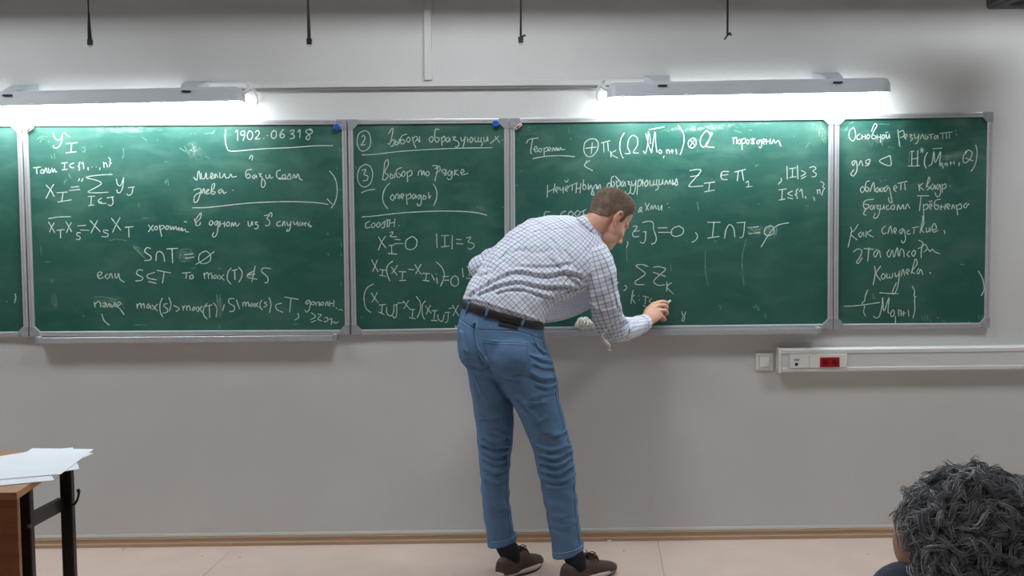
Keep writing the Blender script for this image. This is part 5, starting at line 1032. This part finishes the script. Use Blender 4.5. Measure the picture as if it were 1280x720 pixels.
for i, s in enumerate((-1, 1)):
    a = np.array(shl[i]); el = a+np.array([s*.05, .06, -.28]); wr = el+np.array([-s*.08, .24, .0])
    arms.append((a, el, wr)); sbm.tube([a, el, wr], [.045, .036, .026], 14)
    c = wr
    Kh = [c+np.array([-s*.0+s*-.03+s*.02*k, .08, .004]) for k in range(4)]; Kh = [c+np.array([s*(-.03+.02*k), .075, .0]) for k in range(4)]
    hand(sbm, c, Kh, [[k+np.array([0, .035, -.002]), k+np.array([0, .055, -.012]), k+np.array([0, .07, -.024])] for k in Kh], [c+np.array([-s*.04, .03, -.005]), c+np.array([-s*.045, .06, -.01])], np.array([0, 0, -.2]))
    hp_ = hipc+np.array([s*.09, .02, -.03]); kn = hp_+np.array([s*.06, .43, .02]); fo = kn+np.array([0, .03, -kn[2]+.09]); sbm.tube([hp_, kn, fo], [.075, .055, .038], 16); sbm.tube([fo, fo+[0, .14, -.04]], [.038, .025], 12)
sbo = fuse(sbm, 'body', .006, M['skin'], sit, 5)
jk = MB(); jk.tube([(hx+.02, hy-.05, hz-.185), (hx+.02, hy-.065, hz-.24), (hx+.02, hy-.09, hz-.42), tuple(hipc+[0, 0, -.02])], [.085, .15, .15, .15], 24); jk.tube(shl, .072, 18)
for (a, el, wr) in arms: jk.tube([a, el, wr-(wr-el)*.08], [.066, .054, .042], 16)
jk.ball((hx-.088, hy+.0, hz-.06), (.055, .06, .055)); jk.ball((hx-.12, hy-.02, hz-.12), (.07, .07, .07))
hoodc = np.array([hx-.012, hy-.035, hz-.125]); jk.tube([hoodc+np.array([.085*math.cos(t), .075*math.sin(t), .012*math.cos(t+2.6)]) for t in np.linspace(0, 2*math.pi, 19)], [.044]*19, 14)
jko = fuse(jk, 'sweater', .008, M['jacket'], sit, 6)
tr = MB(); tr.ball(hipc, (.17, .14, .12))
for s in (-1, 1):
    hp_ = hipc+np.array([s*.09, .02, -.03]); kn = hp_+np.array([s*.06, .43, .02]); fo = kn+np.array([0, .03, -kn[2]+.11]); tr.tube([hp_, kn, fo], [.092, .072, .06], 16)
    MB().tube([fo+[0, -.05, -.06], fo+[0, .02, -.055], fo+[0, .12, -.07], fo+[0, .18, -.075]], [.036, .045, .038, .025], 16).build('shoe', M['belt'], sit, True)
fuse(tr, 'trousers', .008, M['trouser'], sit, 6)
# hair: dark base and curls
hb = MB(); hb.ball((hx, hy-.008, hz+.012), (.090, .110, .110), None, 28, 18); hb.ball((hx, hy-.045, hz-.05), (.085, .07, .085), None, 24, 14); hbo = fuse(hb, 'hair', .006, M['greybase'], sit, 4)
cu = MB()
for i in range(1500):
    v = rng.normal(0, 1, 3); v /= np.linalg.norm(v)
    if v[2] < -.8 or (v[1] > .55 and v[2] < .25): continue
    if v[0] < -.62 and -.6 < v[2] < .28 and v[1] > -.3: continue
    lump = 1+.05*math.sin(v[0]*9+2)*math.sin(v[2]*8+v[1]*5)
    p = np.array([hx, hy-.012, hz+.004])+v*np.array([.094, .110, .110])*lump if v[2] > -.2 else np.array([hx, hy-.035, hz-.03])+v*np.array([.094, .09, .10])
    tg = nrm(np.cross(v, rng.normal(0, 1, 3))+np.array([0, 0, -.5])); tg = nrm(tg-v*(tg@v))
    ln = .03+.03*rng.random(); R0 = .007+.006*rng.random(); turns = .6+.9*rng.random(); ph = rng.random()*6.28; sgn = rng.choice((-1, 1)); lift = .002+.016*rng.random()**2
    n = 12; bi = np.cross(tg, v); path = []
    for k in range(n):
        t = k/(n-1); th = ph+sgn*turns*2*math.pi*t; path.append(p+tg*ln*(t-.4)+v*(lift*math.sin(t*2.2)-.35*(ln*(t-.4))**2/.1)+(v*math.cos(th)*.6+bi*math.sin(th))*R0*(.5+.6*t))
    for q in range(7):
        o_ = rng.normal(0, .0021, 3); sp_ = rng.normal(0, .0018, 3); wv = .0007+.0005*rng.random()
        cu.tube([path[k]+o_+sp_*(k/(n-1)) for k in range(n)], list(np.linspace(wv*1.2, wv*.6, n)), 3, False)
c_ = cu.build('curls', M['greyhair'], hbo, True); c_['kind'] = 'stuff'
# chair under the seated person
ch = thing('chair', 'wooden chair under the person with curly grey hair', 'chair', (hipc[0], hipc[1], 0)); sz = hipc[2]-.125
bevel(MB().box((hipc[0]-.2, hipc[1]-.17, sz-.022), (hipc[0]+.2, hipc[1]+.24, sz)).build('seat', M['wood'], ch), .006)
for x in (-.18, .15):
    for y in (-.16, .2): boxo('leg', (hipc[0]+x, hipc[1]+y, 0), (hipc[0]+x+.03, hipc[1]+y+.03, sz-.0225), M['blackmetal'], ch, .003)
